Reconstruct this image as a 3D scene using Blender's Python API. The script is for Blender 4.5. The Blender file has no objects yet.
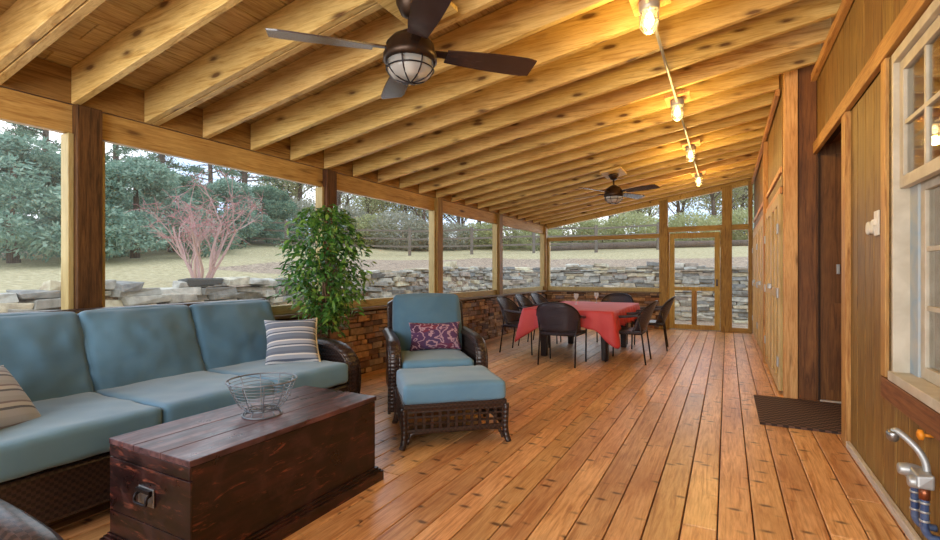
import bpy, bmesh, math, random
from math import sin, cos, pi, sqrt, radians
from mathutils import Vector, Matrix, noise as mn

sc = bpy.context.scene
COL = sc.collection
random.seed(7)
# ------------------------------------------------------------------ camera, world, light, exposure
EYE = 1.2
cam_d = bpy.data.cameras.new('camera'); cam = bpy.data.objects.new('camera', cam_d); COL.objects.link(cam)
cam_d.sensor_width = 36; cam_d.lens = 36*486/940; cam_d.shift_y = 3/940; cam_d.clip_end = 400; cam_d.clip_start = .02
cam.location = (0, 0, EYE); cam.rotation_euler = (pi/2, 0, math.atan(257/486))
sc.camera = cam
sc.view_settings.view_transform = 'Standard'; sc.view_settings.look = 'None'
sc.view_settings.gamma = 1; sc.view_settings.use_curve_mapping = False
sc.view_settings.exposure = 0.0

W = bpy.data.worlds.new('sky'); sc.world = W; W.use_nodes = True
wn = W.node_tree; wn.nodes.clear()
def wnode(t, **k):
    n = wn.nodes.new(t)
    for a, b in k.items(): setattr(n, a, b)
    return n
_tc = wnode('ShaderNodeTexCoord'); _mp = wnode('ShaderNodeMapping'); _mp.inputs['Scale'].default_value = (1, 1, 3.2)
_no = wnode('ShaderNodeTexNoise'); _no.inputs['Scale'].default_value = 2.6; _no.inputs['Detail'].default_value = 6
_cr = wnode('ShaderNodeValToRGB')
_cr.color_ramp.elements[0].position = .38; _cr.color_ramp.elements[0].color = (.42, .60, .86, 1)
_cr.color_ramp.elements[1].position = .60; _cr.color_ramp.elements[1].color = (.95, .97, 1, 1)
_bg = wnode('ShaderNodeBackground'); _bg.inputs['Strength'].default_value = 2.3
_wo = wnode('ShaderNodeOutputWorld')
wn.links.new(_tc.outputs['Generated'], _mp.inputs['Vector']); wn.links.new(_mp.outputs[0], _no.inputs['Vector'])
wn.links.new(_no.outputs[0], _cr.inputs[0]); wn.links.new(_cr.outputs[0], _bg.inputs[0]); wn.links.new(_bg.outputs[0], _wo.inputs[0])

def area(name, loc, rot, sx, sy, power, color):
    l = bpy.data.lights.new(name, 'AREA'); l.shape = 'RECTANGLE'; l.size = sx; l.size_y = sy; l.energy = power; l.color = color
    o = bpy.data.objects.new(name, l); COL.objects.link(o); o.location = loc; o.rotation_euler = rot
    return o
# added unseen fill behind the camera, then daylight by the screened side and end
area('fill_near_end', (-1.5, -2.4, 1.7), (radians(104), 0, 0), 4.2, 2.0, 240, (1, .96, .90))
area('daylight_side', (-4.6, 3.4, 1.9), (radians(90), 0, radians(-90)), 8.5, 1.3, 60, (.80, .90, 1))
area('daylight_far_end', (-1.6, 12.1, 1.75), (radians(-90), 0, 0), 4.2, 1.4, 45, (.86, .92, 1))
LAMP_POWER = 15
LAMP_COLOR = (1, .63, .17)

# ------------------------------------------------------------------ helpers
def tag(o, label=None, cat=None, group=None, kind=None):
    if label: o['label'] = label
    if cat: o['category'] = cat
    if group: o['group'] = group
    if kind: o['kind'] = kind
    return o
def empty(name, loc=(0, 0, 0), rz=0, label=None, cat=None, group=None, kind=None):
    o = bpy.data.objects.new(name, None); COL.objects.link(o); o.empty_display_size = .1
    o.location = loc; o.rotation_euler = (0, 0, rz)
    return tag(o, label, cat, group, kind)
def kids(o): return [c for c in bpy.data.objects if c.parent is o]
def copy_tree(o, parent=None):
    ch = kids(o)
    c = o.copy(); COL.objects.link(c)
    if parent: c.parent = parent
    for k in ch: copy_tree(k, c)
    return c

class MB:
    def __init__(s): s.v = []; s.f = []; s.sm = []
    def add(s, vs, fs, smooth=False, M=None):
        b = len(s.v)
        for p in vs:
            p = Vector(p)
            if M is not None: p = M @ p
            s.v.append(tuple(p))
        for f in fs: s.f.append(tuple(b+i for i in f)); s.sm.append(smooth)
        return s
    def box(s, x0, x1, y0, y1, z0, z1, M=None, jit=0, rnd=None):
        vs = [(x, y, z) for z in (z0, z1) for y in (y0, y1) for x in (x0, x1)]
        if jit:
            r = rnd or random
            vs = [(x+r.uniform(-jit, jit), y+r.uniform(-jit, jit), z+r.uniform(-jit, jit)) for x, y, z in vs]
        return s.add(vs, [(0, 2, 3, 1), (4, 5, 7, 6), (0, 1, 5, 4), (2, 6, 7, 3), (0, 4, 6, 2), (1, 3, 7, 5)], M=M)
    def hexa(s, vs, M=None):
        return s.add(vs, [(0, 2, 3, 1), (4, 5, 7, 6), (0, 1, 5, 4), (2, 6, 7, 3), (0, 4, 6, 2), (1, 3, 7, 5)], M=M)
    def bar(s, a, b, w, d, up=(0, 0, 1)):
        a = Vector(a); b = Vector(b); t = (b-a).normalized(); u = Vector(up)
        if abs(t.dot(u)) > .98: u = Vector((0, 1, 0))
        x = t.cross(u).normalized(); y = x.cross(t).normalized()
        vs = []
        for p in (a, b):
            for j in (-1, 1):
                for i in (-1, 1): vs.append(p+x*i*w/2+y*j*d/2)
        return s.hexa(vs)
    def tube(s, pts, r, n=8, closed=False, cap=True, flat=None):
        pts = [Vector(p) for p in pts]; N = len(pts)
        rs = r if isinstance(r, (list, tuple)) else [r]*N
        vs = []; up = None
        for i, p in enumerate(pts):
            if closed: t = pts[(i+1) % N]-pts[i-1]
            else: t = pts[min(i+1, N-1)]-pts[max(i-1, 0)]
            t = t.normalized() if t.length > 1e-9 else Vector((0, 0, 1))
            if up is None:
                up = Vector((0, 0, 1)) if abs(t.z) < .9 else Vector((1, 0, 0))
            x = t.cross(up)
            if x.length < 1e-4: x = t.cross(Vector((0, 1, 0)))
            x.normalize(); up2 = x.cross(t).normalized(); up = up2
            for k in range(n):
                a = 2*pi*k/n
                vs.append(p+(x*cos(a)+up2*sin(a))*rs[i])
        fs = []
        for i in range(N if closed else N-1):
            j = (i+1) % N
            for k in range(n):
                l = (k+1) % n
                fs.append((i*n+k, i*n+l, j*n+l, j*n+k))
        if cap and not closed:
            fs.append(tuple(range(n))[::-1]); fs.append(tuple((N-1)*n+k for k in range(n)))
        return s.add(vs, fs, True)
    def lathe(s, prof, n=24, M=None, c=(0, 0)):
        vs = []; fs = []
        for r, z in prof:
            for k in range(n):
                a = 2*pi*k/n; vs.append((c[0]+r*cos(a), c[1]+r*sin(a), z))
        for i in range(len(prof)-1):
            for k in range(n):
                l = (k+1) % n; fs.append((i*n+k, i*n+l, (i+1)*n+l, (i+1)*n+k))
        fs.append(tuple(range(n))[::-1]); fs.append(tuple((len(prof)-1)*n+k for k in range(n)))
        return s.add(vs, fs, True, M)
    def prism(s, poly, a, b, axis='y'):
        n = len(poly); vs = []
        for c in (a, b):
            for p, q in poly:
                vs.append((p, c, q) if axis == 'y' else ((c, p, q) if axis == 'x' else (p, q, c)))
        fs = [tuple(range(n)), tuple(range(2*n-1, n-1, -1))]
        for i in range(n): j = (i+1) % n; fs.append((i, i+n, j+n, j))
        return s.add(vs, fs)
    def build(s, name, mat, parent=None, bevel=0, segs=2, solid=0, sub=0, loc=None, smooth=None, autosm=None):
        me = bpy.data.meshes.new(name); me.from_pydata(s.v, [], s.f); me.validate()
        if smooth is None and len(me.polygons) == len(s.sm):
            me.polygons.foreach_set('use_smooth', s.sm)
        elif smooth: me.polygons.foreach_set('use_smooth', [True]*len(me.polygons))
        bm = bmesh.new(); bm.from_mesh(me); bmesh.ops.recalc_face_normals(bm, faces=bm.faces); bm.to_mesh(me); bm.free()
        me.materials.append(mat)
        o = bpy.data.objects.new(name, me); COL.objects.link(o)
        if parent: o.parent = parent
        if loc: o.location = loc
        if solid:
            m = o.modifiers.new('solid', 'SOLIDIFY'); m.thickness = solid; m.offset = 0
        if bevel:
            m = o.modifiers.new('bevel', 'BEVEL'); m.width = bevel; m.segments = segs; m.limit_method = 'ANGLE'
        if sub:
            m = o.modifiers.new('sub', 'SUBSURF'); m.levels = sub; m.render_levels = sub
        return o

def smoothpath(pts, n=6):
    P = [Vector(p) for p in pts]; out = []
    for i in range(len(P)-1):
        p0 = P[max(i-1, 0)]; p1 = P[i]; p2 = P[i+1]; p3 = P[min(i+2, len(P)-1)]
        for k in range(n):
            t = k/n
            out.append(.5*((2*p1)+(-p0+p2)*t+(2*p0-5*p1+4*p2-p3)*t*t+(-p0+3*p1-3*p2+p3)*t**3))
    out.append(P[-1]); return out

def cushion_mb(a, b, c, r=.04, crown=.02, n=14, wr=.006, seed=0, pillow=False):
    """soft cushion of half sizes a,b,c; pillow=True pinches it to a knife edge"""
    m = MB(); off = Vector((seed*3.1, seed*1.7, seed*.9)); idx = {}; vs = []; fs = []
    def P(x, y, z):
        if pillow:
            k = max(0, (1-abs(x)**2.6))*max(0, (1-abs(y)**2.6))
            X = a*x*(1-.09*(1-y*y)); Y = b*y*(1-.09*(1-x*x)); Z = c*z*(k**.55*.96+.04)
            p = Vector((X, Y, Z))
        else:
            q = Vector((x*a, y*b, z*c)); lim = Vector((a-r, b-r, c-r))
            cl = Vector([max(-l, min(l, w)) for l, w in zip(lim, q)])
            d = q-cl
            p = cl+(d.normalized()*r if d.length > 1e-6 else d)
            g = (1-x*x)*(1-y*y)
            p.z += z*crown*g; p.x += x*.35*crown*(1-y*y)*(1-z*z); p.y += y*.35*crown*(1-x*x)*(1-z*z)
        w = mn.noise(p*9+off)*wr+mn.noise(p*26+off)*wr*.35
        return p+Vector((w*.4, w*.4, w))
    def vid(i, j, k):
        key = (i, j, k)
        if key not in idx:
            f = lambda t: sin((t/n-.5)*pi)*.35+(t/n*2-1)*.65
            idx[key] = len(vs); vs.append(P(f(i), f(j), f(k)))
        return idx[key]
    for i in range(n):
        for j in range(n):
            for k in (0, n):
                fs.append((vid(i, j, k), vid(i+1, j, k), vid(i+1, j+1, k), vid(i, j+1, k)))
                fs.append((vid(i, k, j), vid(i+1, k, j), vid(i+1, k, j+1), vid(i, k, j+1)))
                fs.append((vid(k, i, j), vid(k, i+1, j), vid(k, i+1, j+1), vid(k, i, j+1)))
    m.add(vs, fs, True)
    return m
def xform(m, M):
    m.v = [tuple(M @ Vector(p)) for p in m.v]; return m
def TR(x, y, z, rx=0, ry=0, rz=0):
    return Matrix.Translation((x, y, z)) @ Matrix.Rotation(rz, 4, 'Z') @ Matrix.Rotation(ry, 4, 'Y') @ Matrix.Rotation(rx, 4, 'X')

# ------------------------------------------------------------------ materials
def srgb(r, g, b):
    f = lambda c: (c/255/12.92) if c/255 <= .04045 else ((c/255+.055)/1.055)**2.4
    return (f(r), f(g), f(b), 1)
class NT:
    def __init__(s, name):
        s.m = bpy.data.materials.new(name); s.m.use_nodes = True; s.t = s.m.node_tree; s.t.nodes.clear()
        s.out = s.n('ShaderNodeOutputMaterial'); s.b = s.n('ShaderNodeBsdfPrincipled'); s.l(s.b.outputs[0], s.out.inputs[0])
    def n(s, t, **k):
        x = s.t.nodes.new(t)
        for a, b in k.items(): setattr(x, a, b)
        return x
    def l(s, a, b): s.t.links.new(a, b)
    def coord(s, which='Object', scale=(1, 1, 1), rnd=None):
        tc = s.n('ShaderNodeTexCoord'); v = tc.outputs[which]
        if rnd:
            if rnd == 'island': q = s.n('ShaderNodeNewGeometry').outputs['Random Per Island']
            else: q = s.n('ShaderNodeObjectInfo').outputs['Random']
            mu = s.n('ShaderNodeVectorMath', operation='SCALE'); mu.inputs[0].default_value = (37.3, 51.7, 23.9)
            s.l(q, mu.inputs['Scale']); ad = s.n('ShaderNodeVectorMath', operation='ADD')
            s.l(v, ad.inputs[0]); s.l(mu.outputs[0], ad.inputs[1]); v = ad.outputs[0]; s.rnd = q
        mp = s.n('ShaderNodeMapping'); mp.inputs['Scale'].default_value = scale; s.l(v, mp.inputs[0])
        return mp.outputs[0]
    def noise(s, v, scale, detail=3, dist=0, rough=.5):
        x = s.n('ShaderNodeTexNoise'); x.inputs['Scale'].default_value = scale; x.inputs['Detail'].default_value = detail
        x.inputs['Distortion'].default_value = dist; x.inputs['Roughness'].default_value = rough
        s.l(v, x.inputs['Vector']); return x.outputs[0]
    def ramp(s, v, stops):
        x = s.n('ShaderNodeValToRGB'); e = x.color_ramp.elements
        while len(e) > 1: e.remove(e[0])
        e[0].position = stops[0][0]; e[0].color = stops[0][1]
        for p, c in stops[1:]: q = e.new(p); q.color = c
        s.l(v, x.inputs[0]); return x.outputs[0]
    def mix(s, f, a, b, mode='MIX'):
        x = s.n('ShaderNodeMix', data_type='RGBA', blend_type=mode)
        for val, sock in ((f, x.inputs[0]), (a, x.inputs[6]), (b, x.inputs[7])):
            if hasattr(val, 'links'): s.l(val, sock)
            else: sock.default_value = val
        return x.outputs[2]
    def math(s, op, a, b=0.0):
        x = s.n('ShaderNodeMath', operation=op)
        for val, sock in ((a, x.inputs[0]), (b, x.inputs[1])):
            if hasattr(val, 'links'): s.l(val, sock)
            else: sock.default_value = val
        return x.outputs[0]
    def bump(s, h, st=.3, d=.01):
        x = s.n('ShaderNodeBump'); x.inputs['Strength'].default_value = st; x.inputs['Distance'].default_value = d
        s.l(h, x.inputs['Height']); s.l(x.outputs[0], s.b.inputs['Normal'])
    def done(s, color=None, rough=.6, metal=0, spec=None):
        if color is not None:
            if hasattr(color, 'links'): s.l(color, s.b.inputs['Base Color'])
            else: s.b.inputs['Base Color'].default_value = color
        if hasattr(rough, 'links'): s.l(rough, s.b.inputs['Roughness'])
        else: s.b.inputs['Roughness'].default_value = rough
        s.b.inputs['Metallic'].default_value = metal
        if spec is not None: s.b.inputs['Specular IOR Level'].default_value = spec
        return s.m
g4 = lambda v: (v, v, v, 1)
def wood(name, light, mid, dark, axis='x', rnd=None, knots=1.0, kscale=(2.2, 9, 9), grain=22, rough=.55, var=.25, kcol=None, kthr=.10, spec=.3):
    t = NT(name)
    st = {'x': (.07, 1, 1), 'y': (1, .07, 1), 'z': (1, 1, .07)}[axis]
    v = t.coord('Object', st, rnd)
    a = t.noise(v, grain*2.2, 5, 1.6, .62); b = t.noise(v, grain*9, 3, .3, .7)
    base = t.ramp(a, [(.34, dark), (.45, mid), (.55, light), (.66, mid), (.74, dark)])
    base = t.mix(.4, base, t.ramp(b, [(.36, dark), (.5, mid), (.62, light)]))
    big = t.noise(t.coord('Object', (1, 1, 1), rnd), 1.7, 3)
    base = t.mix(t.math('MULTIPLY', big, .55), base, mid, 'MULTIPLY') if False else t.mix(t.ramp(big, [(.35, g4(0)), (.75, g4(.55))]), base, dark)
    if knots:
        ks = {'x': kscale, 'y': (kscale[1], kscale[0], kscale[2]), 'z': (kscale[1], kscale[2], kscale[0])}[axis]
        kv = t.coord('Object', ks, rnd)
        vo = t.n('ShaderNodeTexVoronoi'); vo.inputs['Scale'].default_value = 1; t.l(kv, vo.inputs['Vector'])
        wob = t.math('ADD', vo.outputs['Distance'], t.math('MULTIPLY', t.noise(kv, 5, 2), .12))
        k = t.ramp(wob, [(kthr, g4(1)), (kthr+.07, g4(.35)), (kthr+.16, g4(0))])
        base = t.mix(t.math('MULTIPLY', k, knots), base, kcol or srgb(70, 30, 12))
    if rnd:
        hs = t.n('ShaderNodeHueSaturation')
        val = t.math('ADD', t.math('MULTIPLY', t.rnd, var*2), 1-var); t.l(val, hs.inputs['Value'])
        hu = t.math('ADD', t.math('MULTIPLY', t.math('FRACT', t.math('MULTIPLY', t.rnd, 17.0)), .010), .495); t.l(hu, hs.inputs['Hue'])
        t.l(base, hs.inputs['Color']); base = hs.outputs[0]
    t.bump(a, .12, .003)
    return t.done(base, rough, spec=spec)

M = {}
M['rafter'] = wood('rafter_pine', srgb(232, 204, 138), srgb(212, 178, 108), srgb(164, 124, 64), 'x', 'obj', .85, (2.6, 8, 8), 10, var=.10, kthr=.15)
M['deck'] = wood('roof_deck_boards', srgb(222, 194, 132), srgb(196, 162, 98), srgb(140, 104, 58), 'y', 'island', .4, (2.5, 6, 6), 10, var=.10)
M['beam'] = wood('beam_pine', srgb(210, 174, 104), srgb(188, 150, 82), srgb(144, 104, 52), 'y', 'obj', .9, (1.8, 7, 7), 9, var=.06, kthr=.14)
M['block'] = wood('blocking_pine', srgb(186, 146, 84), srgb(158, 118, 62), srgb(104, 72, 36), 'y', 'obj', .9, (1.6, 6, 6), 9, var=.1, kthr=.16)
M['post'] = wood('treated_brown_post', srgb(112, 74, 42), srgb(78, 48, 26), srgb(40, 24, 14), 'z', 'obj', .5, (1.6, 8, 8), 12, var=.05)
M['frame'] = wood('screen_frame_pine', srgb(196, 176, 124), srgb(178, 156, 104), srgb(150, 126, 78), 'z', 'obj', .35, (1.8, 10, 10), 12, var=.05)
M['framey'] = wood('screen_rail_pine', srgb(190, 176, 124), srgb(172, 156, 104), srgb(150, 130, 84), 'y', 'obj', .35, (1.8, 10, 10), 12, var=.05)
M['endpost'] = wood('end_and_lit_post_cedar', srgb(176, 142, 74), srgb(150, 112, 52), srgb(104, 72, 32), 'z', 'obj', .6, (1.6, 9, 9), 12, var=.05)
M['enddoor'] = wood('screen_door_pine', srgb(194, 166, 92), srgb(172, 140, 70), srgb(132, 98, 46), 'z', 'obj', .5, (1.6, 9, 9), 12, var=.05)
M['endrail'] = wood('end_rail_pine', srgb(184, 152, 84), srgb(162, 126, 64), srgb(122, 88, 42), 'x', 'obj', .5, (1.6, 9, 9), 12, var=.05)
M['floor'] = wood('cedar_floor_boards', srgb(246, 200, 144), srgb(220, 164, 106), srgb(170, 110, 66), 'y', 'island', .8, (13, 6, 1.5), 9, rough=.34, var=.20, kcol=srgb(66, 30, 16), kthr=.17, spec=.5)
M['siding'] = wood('cedar_siding', srgb(166, 132, 74), srgb(138, 104, 54), srgb(96, 66, 32), 'z', 'island', .35, (1.4, 6, 6), 10, var=.05)
M['trimz'] = wood('cedar_trim_upright', srgb(214, 168, 104), srgb(190, 138, 78), srgb(146, 98, 50), 'z', 'obj', .7, (1.6, 9, 9), 12, var=.05)
M['trimy'] = wood('cedar_trim_level', srgb(214, 168, 104), srgb(190, 138, 78), srgb(146, 98, 50), 'y', 'obj', .7, (1.6, 9, 9), 12, var=.05)
M['corner'] = wood('corner_board_pine', srgb(232, 184, 126), srgb(214, 158, 100), srgb(172, 116, 68), 'z', 'obj', .7, (1.6, 9, 9), 12, var=.03)
M['sillboard'] = wood('brown_sill_board', srgb(156, 104, 66), srgb(130, 82, 50), srgb(92, 54, 30), 'y', None, .4, (1.4, 7, 7), 8)
M['recess'] = wood('dark_brown_boards', srgb(142, 96, 52), srgb(118, 76, 40), srgb(80, 48, 26), 'z', 'obj', .4, (1.4, 7, 7), 8, var=.05)
M['closet'] = wood('pale_closet_door', srgb(206, 186, 126), srgb(188, 164, 102), srgb(156, 130, 74), 'z', 'obj', .3, (1.4, 9, 9), 12, var=.04)
M['stile'] = wood('pale_closet_stile', srgb(222, 196, 150), srgb(206, 176, 126), srgb(176, 142, 92), 'z', 'obj', .3, (1.4, 9, 9), 12, var=.04)
M['cap'] = wood('wall_cap_board', srgb(140, 122, 100), srgb(118, 100, 80), srgb(84, 68, 52), 'y', None, .2, (1.4, 9, 9), 12)
M['greytrim'] = wood('grey_weathered_trim', srgb(222, 216, 206), srgb(204, 196, 186), srgb(172, 162, 152), 'y', None, 0, (1.4, 9, 9), 12)
M['rail_fence'] = wood('weathered_fence_rail', srgb(136, 126, 114), srgb(112, 102, 92), srgb(84, 76, 68), 'x', None, 0)
M['cement'] = NT('concrete').done(srgb(120, 115, 108), .9)

def stone_mat(name, stops, scale=14, rnd='island', rough=.85, bump=.5):
    t = NT(name); v = t.coord('Object', (1, 1, 1), rnd)
    base = t.ramp(t.rnd, stops)
    n1 = t.noise(v, scale, 5); base = t.mix(.55, base, t.ramp(n1, [(.3, g4(.25)), (.7, g4(.95))]), 'OVERLAY')
    t.bump(n1, bump, .02)
    return t.done(base, rough)
M['veneer'] = stone_mat('stacked_stone_veneer', [(0, srgb(110, 78, 54)), (.2, srgb(164, 124, 84)), (.36, srgb(84, 66, 58)), (.5, srgb(176, 142, 104)), (.64, srgb(112, 104, 106)), (.8, srgb(134, 90, 58)), (1, srgb(66, 52, 46))], 16)
M['mortar'] = NT('mortar_shadow').done(srgb(52, 36, 28), .95)
M['fieldstone'] = stone_mat('grey_fieldstone', [(0, srgb(130, 130, 124)), (.25, srgb(190, 186, 172)), (.45, srgb(112, 114, 112)), (.6, srgb(170, 170, 160)), (.8, srgb(204, 192, 160)), (1, srgb(140, 130, 126))], 9, bump=.8)
M['slab'] = NT('dark_slab_stone').done(srgb(84, 86, 84), .85)
M['earth'] = NT('dark_soil').done(srgb(60, 54, 46), .95)

def wicker(name, c1, c2, scale=62):
    t = NT(name)
    tc = t.n('ShaderNodeTexCoord'); ck = t.n('ShaderNodeTexChecker'); ck.inputs['Scale'].default_value = scale
    t.l(tc.outputs['Object'], ck.inputs['Vector'])
    w = t.noise(t.coord('Object', (1, 1, 1)), scale*1.3, 2)
    base = t.mix(ck.outputs['Fac'], c1, c2); base = t.mix(t.math('MULTIPLY', w, .5), base, srgb(20, 13, 12))
    wv = t.n('ShaderNodeTexWave'); wv.bands_direction = 'DIAGONAL'; wv.inputs['Scale'].default_value = scale*.35; wv.inputs['Scale'].default_value = scale*.16; wv.bands_direction = 'Z'; t.l(tc.outputs['Object'], wv.inputs['Vector'])
    t.bump(t.math('ADD', t.math('MULTIPLY', ck.outputs['Fac'], .8), t.math('MULTIPLY', wv.outputs['Fac'], .5)), .8, .006)
    return t.done(base, .33, spec=.65)
M['wicker'] = wicker('dark_brown_wicker', srgb(72, 52, 46), srgb(38, 26, 24))
M['wickerd'] = wicker('dark_patio_weave', srgb(78, 70, 84), srgb(38, 33, 44), 110)  # bluish cast in the colour stands in for sky reflected on the weave
M['darkmetal'] = NT('dark_brown_metal').done(srgb(38, 28, 28), .4, .2)

def fabric(name, c, c2=None, rough=.85, sc_=2.5, sheen=.3):
    t = NT(name); v = t.coord('Object', (1, 1, 1), 'obj')
    n = t.noise(v, sc_, 4, .5)
    base = t.mix(t.ramp(n, [(.35, g4(0)), (.7, g4(1))]), c, c2 or c)
    f = t.noise(t.coord('Object', (1, 1, 1)), 420, 2)
    t.bump(f, .15, .001)
    t.b.inputs['Sheen Weight'].default_value = sheen
    return t.done(base, rough)
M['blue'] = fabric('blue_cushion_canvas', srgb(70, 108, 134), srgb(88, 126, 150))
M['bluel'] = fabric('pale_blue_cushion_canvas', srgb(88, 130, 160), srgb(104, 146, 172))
M['cream'] = fabric('cream_piping', srgb(196, 180, 140))
def striped(name, cols, axis, freq):
    t = NT(name); tc = t.n('ShaderNodeTexCoord'); sp = t.n('ShaderNodeSeparateXYZ'); t.l(tc.outputs['Object'], sp.inputs[0])
    f = t.math('FRACT', t.math('MULTIPLY', t.math('ADD', sp.outputs[axis], 5), freq))
    r = t.n('ShaderNodeValToRGB'); r.color_ramp.interpolation = 'CONSTANT'; e = r.color_ramp.elements
    while len(e) > 1: e.remove(e[0])
    e[0].position = 0; e[0].color = cols[0][1]
    for p, c in cols[1:]: q = e.new(p); q.color = c
    t.l(f, r.inputs[0]); t.bump(t.noise(t.coord(), 300, 2), .15, .001)
    return t.done(r.outputs[0], .9)
M['stripe'] = striped('striped_grey_cloth', [(0, srgb(108, 118, 134)), (.3, srgb(190, 192, 196)), (.4, srgb(84, 92, 110)), (.5, srgb(150, 156, 168)), (.72, srgb(206, 204, 200)), (.82, srgb(96, 104, 122))], 0, 9.0)
M['stripe2'] = striped('striped_beige_cloth', [(0, srgb(176, 182, 190)), (.3, srgb(104, 110, 122)), (.42, srgb(190, 194, 196)), (.62, srgb(136, 130, 138)), (.72, srgb(168, 174, 182))], 0, 10.5)
# paisley
t = NT('paisley_cloth'); v = t.coord('Object', (1, 1, 1))
vo = t.n('ShaderNodeTexVoronoi'); vo.inputs['Scale'].default_value = 8; t.l(t.mix(.10, v, t.n('ShaderNodeTexNoise').outputs['Color']), vo.inputs['Vector'])
rings = t.math('FRACT', t.math('MULTIPLY', vo.outputs['Distance'], 3.4))
cc = t.ramp(vo.outputs['Color'], [(0, srgb(84, 44, 84)), (.35, srgb(70, 58, 100)), (.6, srgb(112, 44, 66)), (.8, srgb(70, 36, 70))])
base = t.mix(t.ramp(rings, [(.62, g4(0)), (.70, g4(1)), (.9, g4(1)), (.95, g4(0))]), cc, srgb(170, 136, 150))
M['paisley'] = t.done(base, .85)
# tablecloth
t = NT('red_tablecloth'); v = t.coord('Object', (1, 1, 1))
M['red'] = t.done(t.mix(t.noise(v, 5, 4), srgb(176, 40, 44), srgb(204, 78, 78)), .6)
# old chest
def chestmat(name, axis, top=False):
    t = NT(name); st = {'x': (.12, 1, 1), 'y': (1, .12, 1), 'z': (1, 1, .12)}[axis]
    a = t.noise(t.coord('Object', st), 26, 5, .6); b = t.noise(t.coord('Object', (1, 1, 1)), 7, 5, .4, .65); c = t.noise(t.coord('Object', {'x': (.5, 1, 2.2), 'y': (2.2, .4, 2.2), 'z': (1, 1, 1)}[axis]), 15, 7, .5, .75)
    if top: base = t.ramp(a, [(.36, srgb(44, 26, 32)), (.5, srgb(84, 54, 60)), (.64, srgb(116, 82, 82))])  # lid: sky sheen is put into the lighter plum tones
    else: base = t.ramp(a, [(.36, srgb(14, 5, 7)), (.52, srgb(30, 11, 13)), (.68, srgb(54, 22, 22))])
    base = t.mix(t.ramp(b, [(.5, g4(0)), (.68, g4(.7))]), base, srgb(96, 70, 72) if top else srgb(70, 40, 40))
    base = t.mix(t.ramp(c, [(.57, g4(0)), (.68, g4(.75))]), base, srgb(150, 80, 60))
    t.bump(a, .2, .003)
    return t.done(base, t.ramp(b, [(.3, g4(.24)), (.7, g4(.48))]), spec=.6)
M['chest'] = chestmat('worn_dark_red_wood', 'y'); M['chestx'] = chestmat('worn_dark_red_end_wood', 'x'); M['chesttop'] = chestmat('worn_plum_sheen_top', 'y', True)
M['steel'] = NT('brushed_steel').done(srgb(150, 150, 150), .35, .9)
M['galv'] = NT('galvanised_metal').done(srgb(176, 178, 178), .45, .6)
M['iron'] = NT('dark_iron').done(srgb(54, 50, 54), .4, .8)
M['wire'] = NT('grey_wire').done(srgb(128, 136, 146), .4, .7)
M['bronze'] = NT('oil_rubbed_bronze').done(srgb(64, 48, 38), .38, .7)
M['blade'] = wood('dark_fan_blade', srgb(74, 56, 54), srgb(58, 42, 42), srgb(42, 30, 30), 'x', None, 0, grain=16, rough=.24, spec=.9)
M['plastic'] = NT('white_plastic').done(srgb(226, 222, 210), .4)
M['white'] = fabric('chipped_cream_paint', srgb(186, 176, 156), srgb(206, 198, 180), .5, 9, 0)
M['bluepaint'] = fabric('pale_blue_jamb_paint', srgb(150, 172, 190), srgb(186, 186, 178), .6, 7, 0)
M['sealant'] = fabric('brown_foam_sealant', srgb(88, 72, 40), srgb(126, 104, 62), .9, 30, 0)
M['curtain'] = fabric('white_curtain', srgb(206, 204, 206), srgb(222, 218, 214), .9, 4, 0)
M['orange'] = NT('orange_plastic').done(srgb(226, 140, 30), .5)
M['bluepipe'] = fabric('blue_wrapped_pipe', srgb(40, 62, 104), srgb(90, 106, 136), .4, 30, 0)
M['copper'] = NT('copper_fitting').done(srgb(150, 90, 62), .35, .8)
M['terracotta'] = NT('brown_planter').done(srgb(112, 64, 42), .6)
t = NT('woven_door_mat'); v = t.coord('Object', (1, 1, 1)); ck = t.n('ShaderNodeTexChecker'); ck.inputs['Scale'].default_value = 26; t.l(v, ck.inputs['Vector'])
t.bump(ck.outputs['Fac'], .8, .006); M['mat'] = t.done(t.mix(ck.outputs['Fac'], srgb(58, 42, 36), srgb(104, 78, 66)), .9)
def glassy(name, tint, alpha, rough=.05, metal=0):
    t = NT(name); t.b.inputs['Metallic'].default_value = metal; t.b.inputs['Base Color'].default_value = tint; t.b.inputs['Roughness'].default_value = rough
    tr = t.n('ShaderNodeBsdfTransparent'); mx = t.n('ShaderNodeMixShader'); mx.inputs[0].default_value = alpha
    t.l(tr.outputs[0], mx.inputs[1]); t.l(t.b.outputs[0], mx.inputs[2]); t.l(mx.outputs[0], t.out.inputs[0]); return t.m
M['glass'] = glassy('window_glass', srgb(190, 190, 185), .42, .03, 1)
M['globe'] = glassy('ribbed_glass', srgb(206, 204, 200), .5, .2)
M['lampglass'] = glassy('lamp_glass', srgb(255, 240, 214), .15, .1)
M['clear'] = glassy('clear_drinking_glass', srgb(235, 238, 240), .35)
M['screen'] = glassy('insect_screen_mesh', srgb(170, 175, 178), .08, .8)
t = NT('lit_bulb'); t.b.inputs['Emission Color'].default_value = (1, .78, .40, 1); t.b.inputs['Emission Strength'].default_value = 7; M['bulb'] = t.done((1, .9, .7, 1), .4)
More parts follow.
